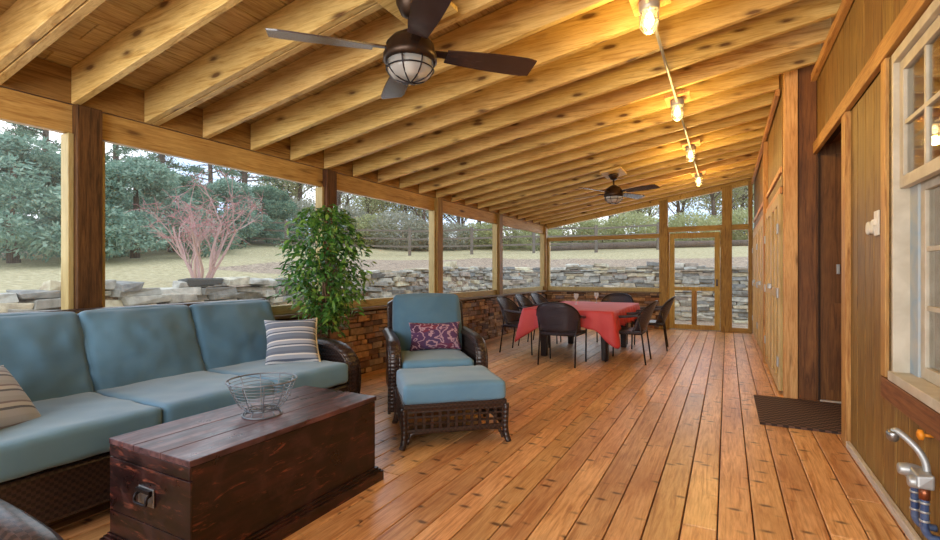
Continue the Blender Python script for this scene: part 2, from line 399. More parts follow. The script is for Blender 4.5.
# plants
def leafmat(name, c1, c2, c3, rough=.6, trans=.25):
    t = NT(name); v = t.coord('Object', (1, 1, 1), 'island')
    base = t.ramp(t.rnd, [(0, c1), (.5, c2), (1, c3)])
    base = t.mix(.25, base, t.ramp(t.noise(t.coord(), 1.1, 3), [(.3, c1), (.7, c3)]))
    tl = t.n('ShaderNodeBsdfTranslucent'); t.l(base, tl.inputs[0]); mx = t.n('ShaderNodeMixShader'); mx.inputs[0].default_value = trans
    t.l(t.b.outputs[0], mx.inputs[1]); t.l(tl.outputs[0], mx.inputs[2]); t.l(mx.outputs[0], t.out.inputs[0])
    return t.done(base, rough)
M['ficus'] = leafmat('ficus_leaf', srgb(30, 74, 36), srgb(64, 122, 48), srgb(150, 186, 84), .35)
M['evergreen'] = leafmat('blue_green_needles', srgb(84, 122, 110), srgb(134, 168, 148), srgb(190, 212, 190), .8, .4)
M['evergreen2'] = leafmat('deep_green_needles', srgb(66, 102, 92), srgb(110, 146, 122), srgb(160, 184, 154), .8, .4)
M['olive'] = leafmat('olive_leaf', srgb(146, 156, 104), srgb(188, 192, 142), srgb(220, 220, 176), .8, .45)
M['greyleaf'] = leafmat('grey_green_twigs', srgb(138, 142, 124), srgb(176, 176, 156), srgb(206, 204, 188), .8, .45)
M['bark'] = wood('grey_bark', srgb(132, 116, 104), srgb(104, 90, 80), srgb(72, 60, 54), 'z', None, 0, grain=6, rough=.9)
M['redbark'] = NT('reddish_bark').done(srgb(196, 164, 158), .8)
M['redtwig'] = NT('red_twigs').done(srgb(196, 140, 140), .8)
M['trunkw'] = NT('brown_stem').done(srgb(104, 78, 58), .8)
t = NT('lawn_and_leaf_litter')
tc = t.n('ShaderNodeTexCoord'); at = t.n('ShaderNodeVertexColor'); at.layer_name = 'kind'
sp = t.n('ShaderNodeSeparateColor'); t.l(at.outputs[0], sp.inputs[0])
fine = t.noise(t.coord(), 9, 7, 0, .8); mid = t.noise(t.coord(), .5, 4)
grass = t.ramp(fine, [(.36, srgb(136, 130, 92)), (.5, srgb(180, 168, 126)), (.64, srgb(212, 198, 164))])
mulch = t.ramp(fine, [(.38, srgb(104, 84, 70)), (.5, srgb(158, 138, 116)), (.62, srgb(206, 186, 160))])
f = t.math('ADD', sp.outputs[0], t.math('MULTIPLY', t.math('SUBTRACT', mid, .5), .9))
f = t.ramp(f, [(.42, g4(0)), (.56, g4(1))])
M['ground'] = t.done(t.mix(f, mulch, grass), .95)

# ------------------------------------------------------------------ dimensions
XL, XR, XB, YE = -3.86, .75, .47, 11.2       # left stone face, right wall, far bump-out face, end wall
Y0 = -1.6
rb = lambda x: 2.32+.167*(x-XL)              # underside of the rafters
SL = math.atan(.167)

# ------------------------------------------------------------------ floor
R = random.Random(3); m = MB(); w = .152; x = XL+.02-.0
while x < 1.9:
    y = Y0-R.uniform(0, 3)
    while y < YE+.1:
        L = R.choice([3.6, 4.2, 4.9, 5.4])
        y1 = min(y+L, YE+.1)
        if y1 > Y0: m.box(x+.003, x+w-.003, max(y, Y0)+.002, y1-.002, -.04, 0)
        y += L
    x += w
fl = m.build('floor', M['floor'], bevel=.004, segs=2); tag(fl, kind='structure')
sb = MB().box(-4.2, 1.9, Y0, YE+.2, -.14, -.045).build('subfloor', M['mortar'], fl)
R = random.Random(8)

# ------------------------------------------------------------------ roof
m = MB(); R = random.Random(5); x = XL-.1
while x < XR+.3:
    wd = .23; y = Y0
    while y < YE+.2:
        y1 = min(y+R.uniform(2.2, 3.6), YE+.2)
        z0 = rb(x)+.245; z1 = rb(x+wd)+.245
        m.hexa([(x+.003, y+.002, z0), (x+wd-.003, y+.002, z1), (x+.003, y1-.002, z0), (x+wd-.003, y1-.002, z1),
                (x+.003, y+.002, z0+.03), (x+wd-.003, y+.002, z1+.03), (x+.003, y1-.002, z0+.03), (x+wd-.003, y1-.002, z1+.03)])
        y = y1
    x += wd
ceil = m.build('ceiling', M['deck'], bevel=.003, segs=1); tag(ceil, kind='structure')
MB().hexa([(XL-.35, Y0, rb(XL-.35)+.29), (1.9, Y0, rb(1.9)+.29), (XL-.35, YE+.4, rb(XL-.35)+.29), (1.9, YE+.4, rb(1.9)+.29),
           (XL-.35, Y0, rb(XL-.35)+.33), (1.9, Y0, rb(1.9)+.33), (XL-.35, YE+.4, rb(XL-.35)+.33), (1.9, YE+.4, rb(1.9)+.33)]).build('roof_skin', M['cement'], ceil)
def rafter_mesh(xe, th=.05):
    m = MB(); x0 = XL+.015; dx = xe-x0
    m.hexa([(0, -th/2, 0), (dx, -th/2, .167*dx), (0, th/2, 0), (dx, th/2, .167*dx),
            (0, -th/2, .24), (dx, -th/2, .167*dx+.24), (0, th/2, .24), (dx, th/2, .167*dx+.24)])
    return m
RY = [1.18+.457*k for k in range(-5, 23)]
src = {}
for i, y in enumerate(RY):
    if y > YE-.06: continue
    xe = XR-.01 if y < 5.6 else XB-.01
    for dy in ([0, .055] if i in (5, 7) else [0]):
        if xe not in src:
            o = rafter_mesh(xe).build('rafter', M['rafter'], ceil, bevel=.004, segs=1); src[xe] = o
        else:
            o = src[xe].copy(); COL.objects.link(o); o.parent = ceil
        o.location = (XL+.015, y+dy, rb(XL+.015))
# board blocking above the beam
m = MB().box(XL-.07, XL+.01, Y0, YE+.02, 2.325, 2.56); m.build('blocking', M['block'], ceil)
m = MB().box(XL-.06, XL, Y0, YE, 2.13, 2.32); m.build('beam', M['beam'], ceil, bevel=.004)
o = MB().box(XR-.05, XR-.006, Y0, 5.58, rb(XR)-.085, rb(XR)-.01).build('trim_1', M['trimy'], bevel=.004); tag(o, kind='structure')
o = MB().box(XB-.045, XB-.006, 5.7, YE-.06, rb(XB)-.08, rb(XB)-.012).build('trim_2', M['trimy'], bevel=.004); tag(o, kind='structure')

# ------------------------------------------------------------------ stone knee walls
def veneer(m, length, z1, place, R, hmin=.035, hmax=.09):
    z = .0
    while z < z1-.01:
        h = min(R.uniform(hmin, hmax), z1-z); s = -R.uniform(0, .2)
        while s < length:
            L = R.uniform(.09, .32); a = max(s, 0); b = min(s+L, length)
            if b-a > .02:
                d = R.uniform(.0, .045)
                hh = [h]
                if h > .07 and R.random() < .3: hh = [h*.5, h*.5]
                zz = z
                for q in hh:
                    j = .003
                    vs = [place(a+.003+R.uniform(0, j), -.05, zz+.003), place(b-.003-R.uniform(0, j), -.05, zz+.003), place(a+.003, d+R.uniform(-.004, .004), zz+.003+R.uniform(0, j)), place(b-.003, d, zz+.003),
                          place(a+.003, -.05, zz+q-.003), place(b-.003, -.05, zz+q-.003), place(a+.003+R.uniform(0, j), d+R.uniform(-.004, .004), zz+q-.003), place(b-.003, d-.003, zz+q-.003-R.uniform(0, j))]
                    m.hexa(vs); zz += q
            s += L
        z += h
R = random.Random(11)
wl = MB().box(-4.10, XL-.02, Y0, YE+.12, -.12, .755).build('wall_left', M['mortar']); tag(wl, kind='structure')
m = MB(); veneer(m, YE-Y0, .755, lambda s, d, z: (XL-.01+d, Y0+s, z), R)
m.build('stone_facing', M['veneer'], wl, bevel=.004, segs=1)
MB().box(-4.14, XL+.07, Y0, YE+.14, .757, .79).build('wall_cap', M['cap'], wl, bevel=.004)
we = MB().box(XL+.0, -1.24, YE+.02, YE+.24, -.12, .755).build('wall_end', M['mortar']); tag(we, kind='structure')
m = MB(); veneer(m, -1.24-XL-.02, .755, lambda s, d, z: (XL+.02+s, YE+.01-d, z), R)
m.build('stone_facing', M['veneer'], we, bevel=.004, segs=1)
MB().box(XL+.075, -1.24, YE-.07, YE+.28, .757, .79).build('wall_cap', M['cap'], we, bevel=.004)

# posts along the left side
PY = [-.52, 1.70, 3.97, 6.23, 8.45]
pm = None
for y in PY:
    if y > 6: MB().box(-3.935, -3.795, y-.075, y+.075, .79, 2.318).build('post', M['endpost'], wl, bevel=.006); continue  # farther posts: the light on them is put into a lighter wood colour
    if pm is None: pm = MB().box(-.07, .07, -.075, .075, .79, 2.318).build('post', M['post'], wl, bevel=.006)
    else:
        q = pm.copy(); COL.objects.link(q); q.parent = wl; pm2 = q
    (pm if y == PY[0] else q).location = (-3.865, y, 0)
MB().box(-3.94, -3.80, YE-.16, YE-.02, .79, 2.318).build('post', M['endpost'], wl, bevel=.006)
# screened bays
edges = [Y0]+PY+[YE-.09]
for i in range(len(edges)-1):
    a = edges[i]+(.078 if i else 0); b = edges[i+1]-.078
    wi = empty('window_%d' % (i+1), (-3.905, (a+b)/2, .79), kind='structure'); h = (b-a)/2
    MB().box(-.03, .035, -h, h, 0, .09).build('bottom_rail', M['framey'], wi, bevel=.003)
    MB().box(-.03, .03, -h, -h+.05, .092, 1.335).build('side_frame', M['frame'], wi, bevel=.003)
    MB().box(-.03, .072, h-.03, h+.001, .092, 1.335).build('side_frame', M['frame'], wi, bevel=.003)
    MB().box(-.012, -.009, -h+.045, h-.045, .085, 1.335).build('screen', M['screen'], wi)

# ------------------------------------------------------------------ end wall with screen door
def epx(px, Y=YE):
    u = (px-470)/486; s_, c_ = .4675, .884
    return Y*(-s_+u*c_)/(c_+u*s_)
xp0, xp1 = epx(659.5), epx(668)      # big post
xq0, xq1 = epx(722), epx(732)        # post right of the door
xr = XB-.02
for a, b, yb in ((xp0, xp1, 0), (xq0, xq1, 0), (xr-.075, xr, 0)):
    MB().hexa([(a, YE-.07, yb), (b, YE-.07, yb), (a, YE+.07, yb), (b, YE+.07, yb), (a, YE-.07, rb(a)), (b, YE-.07, rb(b)), (a, YE+.07, rb(a)), (b, YE+.07, rb(b))]).build('post', M['endpost'], we, bevel=.005)
# sloped plate under the last rafter
a, b = XL+.02, XB-.03
MB().hexa([(a, YE-.05, rb(a)-.07), (b, YE-.05, rb(b)-.07), (a, YE+.05, rb(a)-.07), (b, YE+.05, rb(b)-.07), (a, YE-.05, rb(a)+.2), (b, YE-.05, rb(b)+.2), (a, YE+.05, rb(a)+.2), (b, YE+.05, rb(b)+.2)]).build('top_plate', M['beam'], we, bevel=.004)
def scr(wi, pts, y=YE):
    n = len(pts); m = MB()
    m.add([(p[0], y, p[1]) for p in pts]+[(p[0], y+.003, p[1]) for p in pts], [tuple(range(n)), tuple(range(2*n-1, n-1, -1))]+[(i, (i+1) % n, (i+1) % n+n, i+n) for i in range(n)])
    return m.build('screen', M['screen'], wi)
rz = 2.0
L0 = XL+.06
wi = empty('window_7', ((L0+xp0)/2, YE, .79), kind='structure'); cx = (L0+xp0)/2
def RB(wi, name, x0, x1, z0, z1, mat, y0=YE-.035, y1=YE+.035, parent=None):
    l = wi.location; return MB().box(x0-l.x, x1-l.x, y0-l.y, y1-l.y, z0-l.z, z1-l.z).build(name, M[mat], wi, bevel=.003)
RB(wi, 'bottom_rail', L0, xp0, .792, .88, 'framey'); RB(wi, 'middle_rail', L0, xp0, rz-.045, rz+.045, 'endrail')
RB(wi, 'side_frame', L0, L0+.05, .88, rz-.045, 'frame')
s = scr(wi, [(L0, .85), (xp0, .85), (xp0, rb(xp0)-.06), (L0, rb(L0)-.06)]); s.location = (-wi.location.x, -wi.location.y, -wi.location.z)
hz = 2.13
wi = empty('window_8', ((xp1+xq0)/2, YE, hz), kind='structure')
RB(wi, 'bottom_rail', xp1, xq0, hz-.06, hz+.05, 'endrail')
s = scr(wi, [(xp1, hz), (xq0, hz), (xq0, rb(xq0)-.06), (xp1, rb(xp1)-.06)]); s.location = (-wi.location.x, -wi.location.y, -wi.location.z)
wi = empty('window_9', ((xq1+xr)/2, YE, 0), kind='structure')
RB(wi, 'bottom_rail', xq1, xr-.075, .0, .09, 'endrail'); RB(wi, 'middle_rail', xq1, xr-.075, hz-.06, hz+.05, 'endrail')
s = scr(wi, [(xq1, .05), (xr-.075, .05), (xr-.075, rb(xr)-.06), (xq1, rb(xq1)-.06)]); s.location = (-wi.location.x, -wi.location.y, 0)
d = empty('door_1', ((xp1+xq0)/2, YE, 0), kind='structure')
xa, xb = xp1+.035, xq0-.035
RB(d, 'door_jamb', xp1, xp1+.03, 0, hz-.06, 'endpost'); RB(d, 'door_jamb', xq0-.03, xq0, 0, hz-.06, 'endpost')
ya, yb = YE-.05, YE-.01
for nm, q in (('stile', (xa, xa+.10, .02, hz-.09)), ('stile', (xb-.10, xb, .02, hz-.09)), ('top_rail', (xa+.10, xb-.10, hz-.20, hz-.09)),
              ('middle_rail', (xa+.10, xb-.10, .83, .91)), ('bottom_rail', (xa+.10, xb-.10, .02, .12))):
    RB(d, nm, *q, 'enddoor', ya, yb)
RB(d, 'center_bar', (xa+xb)/2-.05, (xa+xb)/2+.05, .12, .83, 'endpost', ya, yb)
s = scr(d, [(xa+.08, .1), (xb-.08, .1), (xb-.08, hz-.18), (xa+.08, hz-.18)], YE-.03); s.location = (-d.location.x, -YE, 0)
RB(d, 'door_handle', xb-.07, xb-.04, .93, 1.07, 'iron', ya-.03, ya)
o = MB().box(xp1, xr, YE-.02, YE+.12, -.1, -.0).build('trim_3', M['endrail']); tag(o, kind='structure')

# ------------------------------------------------------------------ right wall
def boards(m, x0, x1, ya, yb, za, zb, w=.2, slope=False):
    y = ya
    while y < yb-.01:
        e = min(y+w, yb); m.box(x0, x1, y+.004, e-.004, za, zb); y = e
wr = MB()
wr.box(XR+.012, XR+.10, Y0, 2.15, -.12, 3.1); wr.box(XR+.012, XR+.10, 3.17, 4.28, -.12, 3.1); wr.box(XR+.012, XR+.10, 2.15, 3.17, -.12, .66)
wr.box(XR+.012, XR+.10, 2.15, 3.17, 2.30, 3.1); wr.box(XR+.012, XR+.10, 4.28, 5.6, 2.40, 3.1)
wr = wr.build('wall_right', M['mortar']); tag(wr, kind='structure')
m = MB()
boards(m, XR, XR+.03, Y0, 2.15, .0, 2.31); boards(m, XR, XR+.03, 2.15, 3.17, .0, .64); boards(m, XR, XR+.03, 3.17, 4.20, .0, 2.31, .2)
m.build('lower_siding', M['siding'], wr, bevel=.003, segs=1)
m = MB(); boards(m, XR, XR+.03, Y0, 5.6, 2.42, 3.1, .2); m.build('upper_siding', M['siding'], wr, bevel=.003, segs=1)
def trim(n, x0, x1, y0, y1, z0, z1, mat, bev=.004):
    o = MB().box(x0, x1, y0, y1, z0, z1).build('trim_%d' % n, M[mat], bevel=bev); return tag(o, kind='structure')
trim(4, XR-.035, XR-.001, Y0, 5.62, 2.315, 2.42, 'trimy')
trim(5, XR-.03, XR+.12, 4.17, 4.30, 0, 2.313, 'trimz')
trim(6, XR-.028, XR-.001, 3.225, 3.31, .66, 2.313, 'trimz')
trim(7, XR-.03, XR-.001, Y0, 3.30, .55, .655, 'sillboard')
o = MB().box(XR-.028, XR-.002, Y0, 4.168, 0.002, .045).build('baseboard_right', M['greytrim'], bevel=.004); tag(o, kind='structure')
trim(8, XR-.012, XR+.02, 3.172, 3.222, .66, 2.30, 'sealant', 0)
# window
w1 = empty('window_10', (XR+.03, 2.66, .66), kind='structure')
def WB(nm, y0, y1, z0, z1, x0, x1, mat='white', bev=.003, par=None):
    return MB().box(x0-w1.location.x, x1-w1.location.x, y0-2.66, y1-2.66, z0-.66, z1-.66).build(nm, M[mat], par or w1, bevel=bev)
wy0, wy1, wz0, wz1 = 2.15, 3.17, .66, 2.30
WB('casing', wy1-.028, wy1, wz0, wz1, XR-.015, XR+.12); WB('casing', wy0, wy0+.05, wz0, wz1, XR-.015, XR+.12)
WB('casing', wy0+.05, wy1-.028, wz1-.05, wz1, XR-.015, XR+.12)
WB('window_sill', wy0, wy1, wz0, wz0+.045, XR-.03, XR+.14)
WB('painted_jamb', wy1-.14, wy1-.028, wz0+.045, 1.66, XR+.05, XR+.10, 'bluepaint')
WB('painted_jamb', wy0+.05, wy0+.13, wz0+.045, 1.66, XR+.05, XR+.10, 'bluepaint')
# upper sash (nearer), lower sash (deeper)
def sash(nm, y0, y1, z0, z1, x0, x1, ny, nz, rw=.055):
    f = MB(); l = w1.location
    def b(a, c, e, g, xa=x0, xb=x1): f.box(xa-l.x, xb-l.x, a-l.y, c-l.y, e-l.z, g-l.z)
    b(y0, y0+rw, z0, z1); b(y1-rw, y1, z0, z1); b(y0+rw, y1-rw, z1-rw, z1); b(y0+rw, y1-rw, z0, z0+rw)
    for k in range(1, ny):
        c = y0+rw+(y1-y0-2*rw)*k/ny; b(c-.011, c+.011, z0+rw, z1-rw, x0+.005, x1-.005)
    for k in range(1, nz):
        c = z0+rw+(z1-z0-2*rw)*k/nz; b(y0+rw, y1-rw, c-.011, c+.011, x0+.006, x1-.006)
    o = f.build(nm, M['white'], w1, bevel=.002)
    xm = (x0+x1)/2; MB().box(xm-.002-l.x, xm+.002-l.x, y0+.03-l.y, y1-.03-l.y, z0+.03-l.z, z1-.03-l.z).build('glass_pane', M['glass'], o)
sash('upper_sash', wy0+.052, wy1-.030, 1.62, wz1-.052, XR+.01, XR+.045, 3, 2)
sash('lower_sash', wy0+.14, wy1-.14, wz0+.047, 1.64, XR+.06, XR+.095, 3, 3)
m = MB(); vs = []; n = 60
for i in range(n+1):
    y = wy0-.1+(wy1-wy0+.2)*i/n-2.66; xx = .22+.02*sin(i*1.1)
    vs += [(xx, y, -.05), (xx, y, 1.02)]
m.add(vs, [(2*i, 2*i+1, 2*i+3, 2*i+2) for i in range(n)], True); m.build('curtain', M['curtain'], w1)
MB().box(.5, .55, -1.2, 1.2, -.7, 2.6).build('room_wall_beyond', M['block'], w1)
# doorway recess
rc = MB().box(.60, 1.85, 5.58, 5.64, 0, 3.2); rc = rc.build('wall_recess', M['recess'], bevel=0); tag(rc, kind='structure')
MB().box(1.85, 1.9, 4.2, 5.64, 0, 2.5).build('wall_panel', M['recess'], rc)
MB().box(XR+.1, 1.85, 4.22, 4.28, 0, 2.5).build('wall_panel', M['recess'], rc)
MB().box(XR+.1, 1.9, 4.22, 5.58, 2.42, 2.46).build('lintel_board', M['recess'], rc)
MB().box(.605, .745, 5.560, 5.578, .0, 3.25).build('board', M['recess'], rc, bevel=.003)
d2 = empty('door_2', (.77, 5.57, 0), kind='structure')
MB().box(0, .9, -.03, .008, .02, 2.30).build('door_panel', M['recess'], d2, bevel=.003)
MB().box(.06, .84, -.036, -.031, .12, .92).build('lower_panel', M['recess'], d2, bevel=.002)
MB().box(.12, .145, -.06, -.03, 1.19, 1.28).box(.165, .19, -.055, -.03, 1.20, 1.27).build('latch', M['galv'], d2, bevel=.004)
MB().box(-.012, 0, -.04, 0, 0, 2.32).build('door_stop', M['mortar'], d2)
trim(9, .765, 1.84, 5.52, 5.60, 0.0, .018, 'greytrim')
# bump-out with closet doors
trim(10, XB+.015, XB+.125, 5.535, 5.66, 0, rb(.55)+.2, 'corner')
wb = MB().box(XB+.03, XB+.12, 5.665, YE+.1, -.1, 3.25).build('wall_closets', M['mortar']); tag(wb, kind='structure')
m = MB(); boards(m, XB+.01, XB+.04, 5.67, YE+.08, 2.25, 3.24, .2); m.build('upper_siding', M['siding'], wb, bevel=.003, segs=1)
m = MB(); boards(m, XB+.01, XB+.04, 5.67, YE+.08, 2.06, 2.22, .2); m.build('lower_siding', M['siding'], wb, bevel=.003, segs=1)
trim(11, XB-.01, XB+.012, 5.67, YE-.08, 1.99, 2.05, 'corner'); trim(12, XB-.01, XB+.012, 5.67, YE-.08, 2.19, 2.25, 'corner')
trim(13, XB-.04, XB+.012, 7.56, 7.70, 0, 2.95, 'trimz'); trim(14, XB-.02, XB+.012, 9.40, 9.48, 0, 1.985, 'trimz')
dn = 3
for y0, y1 in ((5.70, 6.62), (6.63, 7.55), (7.71, 8.55), (8.56, 9.39), (9.49, 10.28), (10.29, 11.08)):
    d = empty('door_%d' % dn, (XB, (y0+y1)/2, 0), kind='structure'); dn += 1; h = (y1-y0)/2-.004
    MB().box(.0, .03, -h, h, .03, 1.985).build('door_panel', M['closet'], d)
    m = MB()
    for a in (-h, h-.10, -.05): m.box(-.02, 0, a, a+.10, .03, 1.985)
    m.build('stile', M['stile'], d, bevel=.003)
    m = MB()
    for z in (.03, .95, 1.885): m.box(-.018, 0, -h+.101, -.051, z, z+.10); m.box(-.018, 0, .051, h-.101, z, z+.10)
    m.build('rail', M['stile'], d, bevel=.003)
    hs = -1 if dn % 2 == 0 else 1
    for z in (.32, 1.0, 1.64): MB().box(-.032, -.018, hs*(h-.02)-.04, hs*(h-.02)+.04, z-.05, z+.05).build('hinge', M['galv'], d, bevel=.003)
    MB().box(-.05, -.02, -hs*(h-.06)-.03, -hs*(h-.06)+.03, 1.02, 1.08).build('latch', M['galv'], d, bevel=.004)
# switches
def ywall(px, X=XR):
    u = (px-470)/486; t_ = X/(-.4675+u*.884); return t_*(.884+u*.4675)
o = empty('switch_plate', (XR-.002, 3.475, 1.48), 0, 'white switch plate with two toggles on the cedar siding left of the window', 'light switch')
MB().box(-.01, 0, -.045, .045, -.07, .07).build('plate', M['plastic'], o, bevel=.004)
for yy in (-.02, .02): MB().box(-.024, -.01, yy-.006, yy+.006, -.012, .022).build('toggle', M['plastic'], o, bevel=.002)
for k, (yy, lb) in enumerate(((3.57, 'round white electrical cap on the siding, the one touching distance from the switch plate'), (3.66, 'round white electrical cap on the siding, the one farthest from the window'))):
    o = MB(); o.lathe([(.040, 0), (.040, .008), (.034, .013), (.012, .015), (.0, .0152)], 20, TR(XR-.002, yy, 1.465, 0, -pi/2, 0)); o = o.build('outlet_cap', M['plastic']); o.scale = (1, 1, 1)
    tag(o, lb, 'electrical cap')
# outdoor mixing tap
tp = empty('mixer_tap', (.68, 2.55, .39), 0, 'grey mixing tap with raised spout and wrapped pipes low on the right wall', 'tap')
m = MB(); m.tube(smoothpath([(0.02, -.01, 0), (.015, 0, .06), (-.01, .015, .11), (-.055, .05, .155), (-.07, .06, .15)]), .013, 10); m.build('spout', M['galv'], tp)
m = MB(); m.lathe([(.012, 0), (.02, .01), (.024, .035), (.017, .045)], 14, TR(-.07, .06, .11)); m.build('nozzle', M['steel'], tp)
m = MB(); m.box(-.028, .03, -.075, .06, -.026, .026, jit=.006); m.lathe([(.022, -.05), (.027, -.02), (.026, 0), (.018, .04)], 14, TR(-.01, .04, 0.008, 0, pi/2, 0)); m.lathe([(.022, -.04), (.026, 0), (.016, .04)], 14, TR(-.01, -.045, -.01, 0, pi/2, 0)); m.build('valve_body', M['galv'], tp, bevel=.008, segs=3)
m = MB(); m.tube([(.0, -.05, -.025), (0, -.05, -.07)], .018, 12); m.build('copper_collar', M['copper'], tp)
for yy in (-.05, .06):
    m = MB(); m.tube(smoothpath([(0, yy, -.03 if yy > 0 else -.07), (0, yy, -.15), (.002, yy, -.19), (.02, yy, -.215), (.066, yy, -.22)]), .014, 10); m.build('supply_pipe', M['bluepipe'], tp)
    for z in (-.08, -.115, -.15):
        m = MB(); m.tube([(0, yy, z), (0, yy, z-.008)], .017, 10); m.build('pipe_band', M['galv'], tp)
m = MB(); m.lathe([(.008, 0), (.022, .006), (.022, .018), (.010, .024)], 12, TR(.04, .10, .14, 0, -pi/2, 0)); m.tube([(.04, .10, .14), (.068, .10, .14)], .007, 8); m.build('orange_handle', M['orange'], tp)

# door mat
o = MB().box(.23, 1.02, 4.48, 5.48, .0, .016).build('door_mat', M['mat'], bevel=.004)
tag(o, 'dark brown woven mat on the floor at the recessed doorway', 'door mat')

# ------------------------------------------------------------------ seating
def arm_part(root, name, side_y, path, wband, parent_mat='wicker', zb=.06):
    """scrolled wicker arm: a wide band swept along path in xz, with a woven side panel and a front roll"""
    P = smoothpath([(x, 0, z) for x, z in path], 6); m = MB(); vs = []; n = len(P)
    for i, p in enumerate(P):
        t_ = (P[min(i+1, n-1)]-P[max(i-1, 0)]).normalized(); nn = Vector((-t_.z, 0, t_.x))
        if nn.z < 0 and i < n/2: nn = -nn
        for yy, dz in ((-wband/2, -.02), (-wband/4, .004), (wband/4, .004), (wband/2, -.02)):
            vs.append((p.x+nn.x*dz, side_y+yy, p.z+nn.z*dz))
    fs = [(4*i+k, 4*i+k+1, 4*i+k+5, 4*i+k+4) for i in range(n-1) for k in range(3)]
    m.add(vs, fs, True); a = m.build(name, M[parent_mat], root, solid=.03)
    # side panel
    poly = [(p.x, p.z-.012) for p in P]; poly = [(q[0], max(q[1], zb)) for q in poly]
    poly += [(P[0].x, zb)]
    m = MB(); m.prism(poly, side_y-.02, side_y+.02); m.build('side_panel', M['wicker'], a)
    for yy in (-wband/2, wband/2):
        m = MB(); m.tube([(p.x, side_y+yy, p.z-.018) for p in P], .013, 8); m.build('rolled_edge', M['wicker'], a)
    return a
# --- sofa (faces +x)
sf = empty('wicker_sofa', (-3.14, 1.85, 0), 0, 'long dark wicker three-seat sofa with blue cushions against the screened stone wall', 'sofa')
MB().box(-.52, .50, -1.10, 1.10, .09, .33).build('base', M['wicker'], sf, bevel=.02)
for xx in (-.48, .46):
    for yy in (-1.08, 1.08): MB().box(xx-.025, xx+.025, yy-.025, yy+.025, 0, .1).build('leg', M['darkmetal'], sf, bevel=.004)
bk = MB(); n = 24; vs = []
for i in range(n+1):
    y = -1.17+2.34*i/n
    for x, z in ((-.30, .33), (-.45, .62), (-.535, .92), (-.545, .965), (-.58, .97), (-.595, .94), (-.54, .6), (-.50, .1)): vs.append((x, y, z))
k = 8
bk.add(vs, [(i*k+j, i*k+(j+1) % k, (i+1)*k+(j+1) % k, (i+1)*k+j) for i in range(n) for j in range(k)]+[tuple(range(k)), tuple(n*k+j for j in range(k))], False)
bk.build('back_frame', M['wicker'], sf, bevel=.01)
ap = [(-.50, .66), (-.2, .645), (.15, .635), (.36, .60), (.47, .50), (.49, .35), (.47, .18), (.46, .04)]
for yy in (-1.17, 1.17): arm_part(sf, 'arm', yy, ap, .13)
for k in range(3):
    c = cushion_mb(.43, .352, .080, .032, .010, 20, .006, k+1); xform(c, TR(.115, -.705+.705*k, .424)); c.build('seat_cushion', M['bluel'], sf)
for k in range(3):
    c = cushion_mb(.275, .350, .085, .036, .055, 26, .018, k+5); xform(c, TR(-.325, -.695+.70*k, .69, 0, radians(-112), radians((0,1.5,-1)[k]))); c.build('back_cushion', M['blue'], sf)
def throw(name, loc, rot, a, b, c, mat, label, cat, seed, piping=None):
    o = cushion_mb(a, b, c, n=18, wr=.006, seed=seed, pillow=True).build(name, M[mat]); o.location = loc; o.rotation_euler = rot
    tag(o, label, cat)
    if piping:
        m = MB(); pts = [(a*.995*(1-.09*(1-(y_/b)**2)), y_, 0) for y_ in [b*(-1+2*i/20) for i in range(21)]]
        m.tube(pts, .011, 8); m.build('fringed_edge', M[piping], o)
    return o
throw('throw_pillow', (-3.02, 2.72, .665), (radians(0), radians(-125), radians(-38)), .20, .20, .075, 'stripe', 'grey striped throw pillow with a cream edge at the planter end of the sofa', 'pillow', 3, None)
p_ = bpy.data.objects['throw_pillow']
m = MB(); m.tube([(x_, .199*(1-.09*(1-(x_/.2)**2)), 0) for x_ in [.2*(-1+2*i/20) for i in range(21)]], .010, 8); m.build('fringed_edge', M['cream'], p_)
throw('throw_pillow', (-2.97, .90, .62), (radians(8), radians(-135), radians(15)), .20, .20, .085, 'stripe2', 'beige and grey striped pillow at the near left end of the sofa', 'pillow', 9)

# --- armchairs and ottoman
def wicker_chair(loc, rz, label, prefix_seed=0, adz=0):
    r = empty('wicker_armchair', loc, rz, label, 'armchair')
    MB().box(-.36, .38, -.33, .33, .12, .29).build('seat_frame', M['wicker'], r, bevel=.015)
    for xx in (-.36, .36):
        for yy in (-.35, .35): MB().bar((xx, yy, 0), (xx*.97, yy, .2), .045, .045).build('leg', M['wicker'], r)
    n = 16; k = 6; vs = []
    for i in range(n+1):
        s_ = -1+2*i/n; y = .38*s_; top = .955-.05*abs(s_)**6; wrap = .05*abs(s_)**3
        for x, z in ((-.30+wrap, .25), (-.39+wrap, .6), (-.47+wrap, top-.01), (-.515+wrap, top), (-.45, .6), (-.39, .12)): vs.append((x, y, z))
    b = MB(); b.add(vs, [(i*k+j, i*k+(j+1) % k, (i+1)*k+(j+1) % k, (i+1)*k+j) for i in range(n) for j in range(k)]+[tuple(range(k)), tuple(n*k+j for j in range(k))], False)
    b.build('back_frame', M['wicker'], r, bevel=.008)
    path = [(-.42, .64), (-.2, .635), (.1, .63), (.28, .605), (.365, .52), (.375, .40), (.35, .25), (.345, .04)]
    path = [(a, b+adz) for a, b in path[:-1]]+[path[-1]]
    for yy in (-.375, .375): arm_part(r, 'arm', yy, path, .085, zb=.12)
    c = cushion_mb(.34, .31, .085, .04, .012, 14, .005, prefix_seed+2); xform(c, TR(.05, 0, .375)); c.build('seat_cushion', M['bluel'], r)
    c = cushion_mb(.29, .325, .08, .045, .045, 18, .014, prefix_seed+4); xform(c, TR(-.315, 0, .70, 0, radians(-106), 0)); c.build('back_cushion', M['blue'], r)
    return r
FA = math.atan2(-.75, .66)
ch = wicker_chair((-2.41, 3.81, 0), FA, 'dark wicker armchair with blue cushions behind the matching ottoman', 10)
wicker_chair((-1.645, .14, 0), 0, 'dark wicker armchair cut off by the lower left corner, beside the chest', 20, -.035)
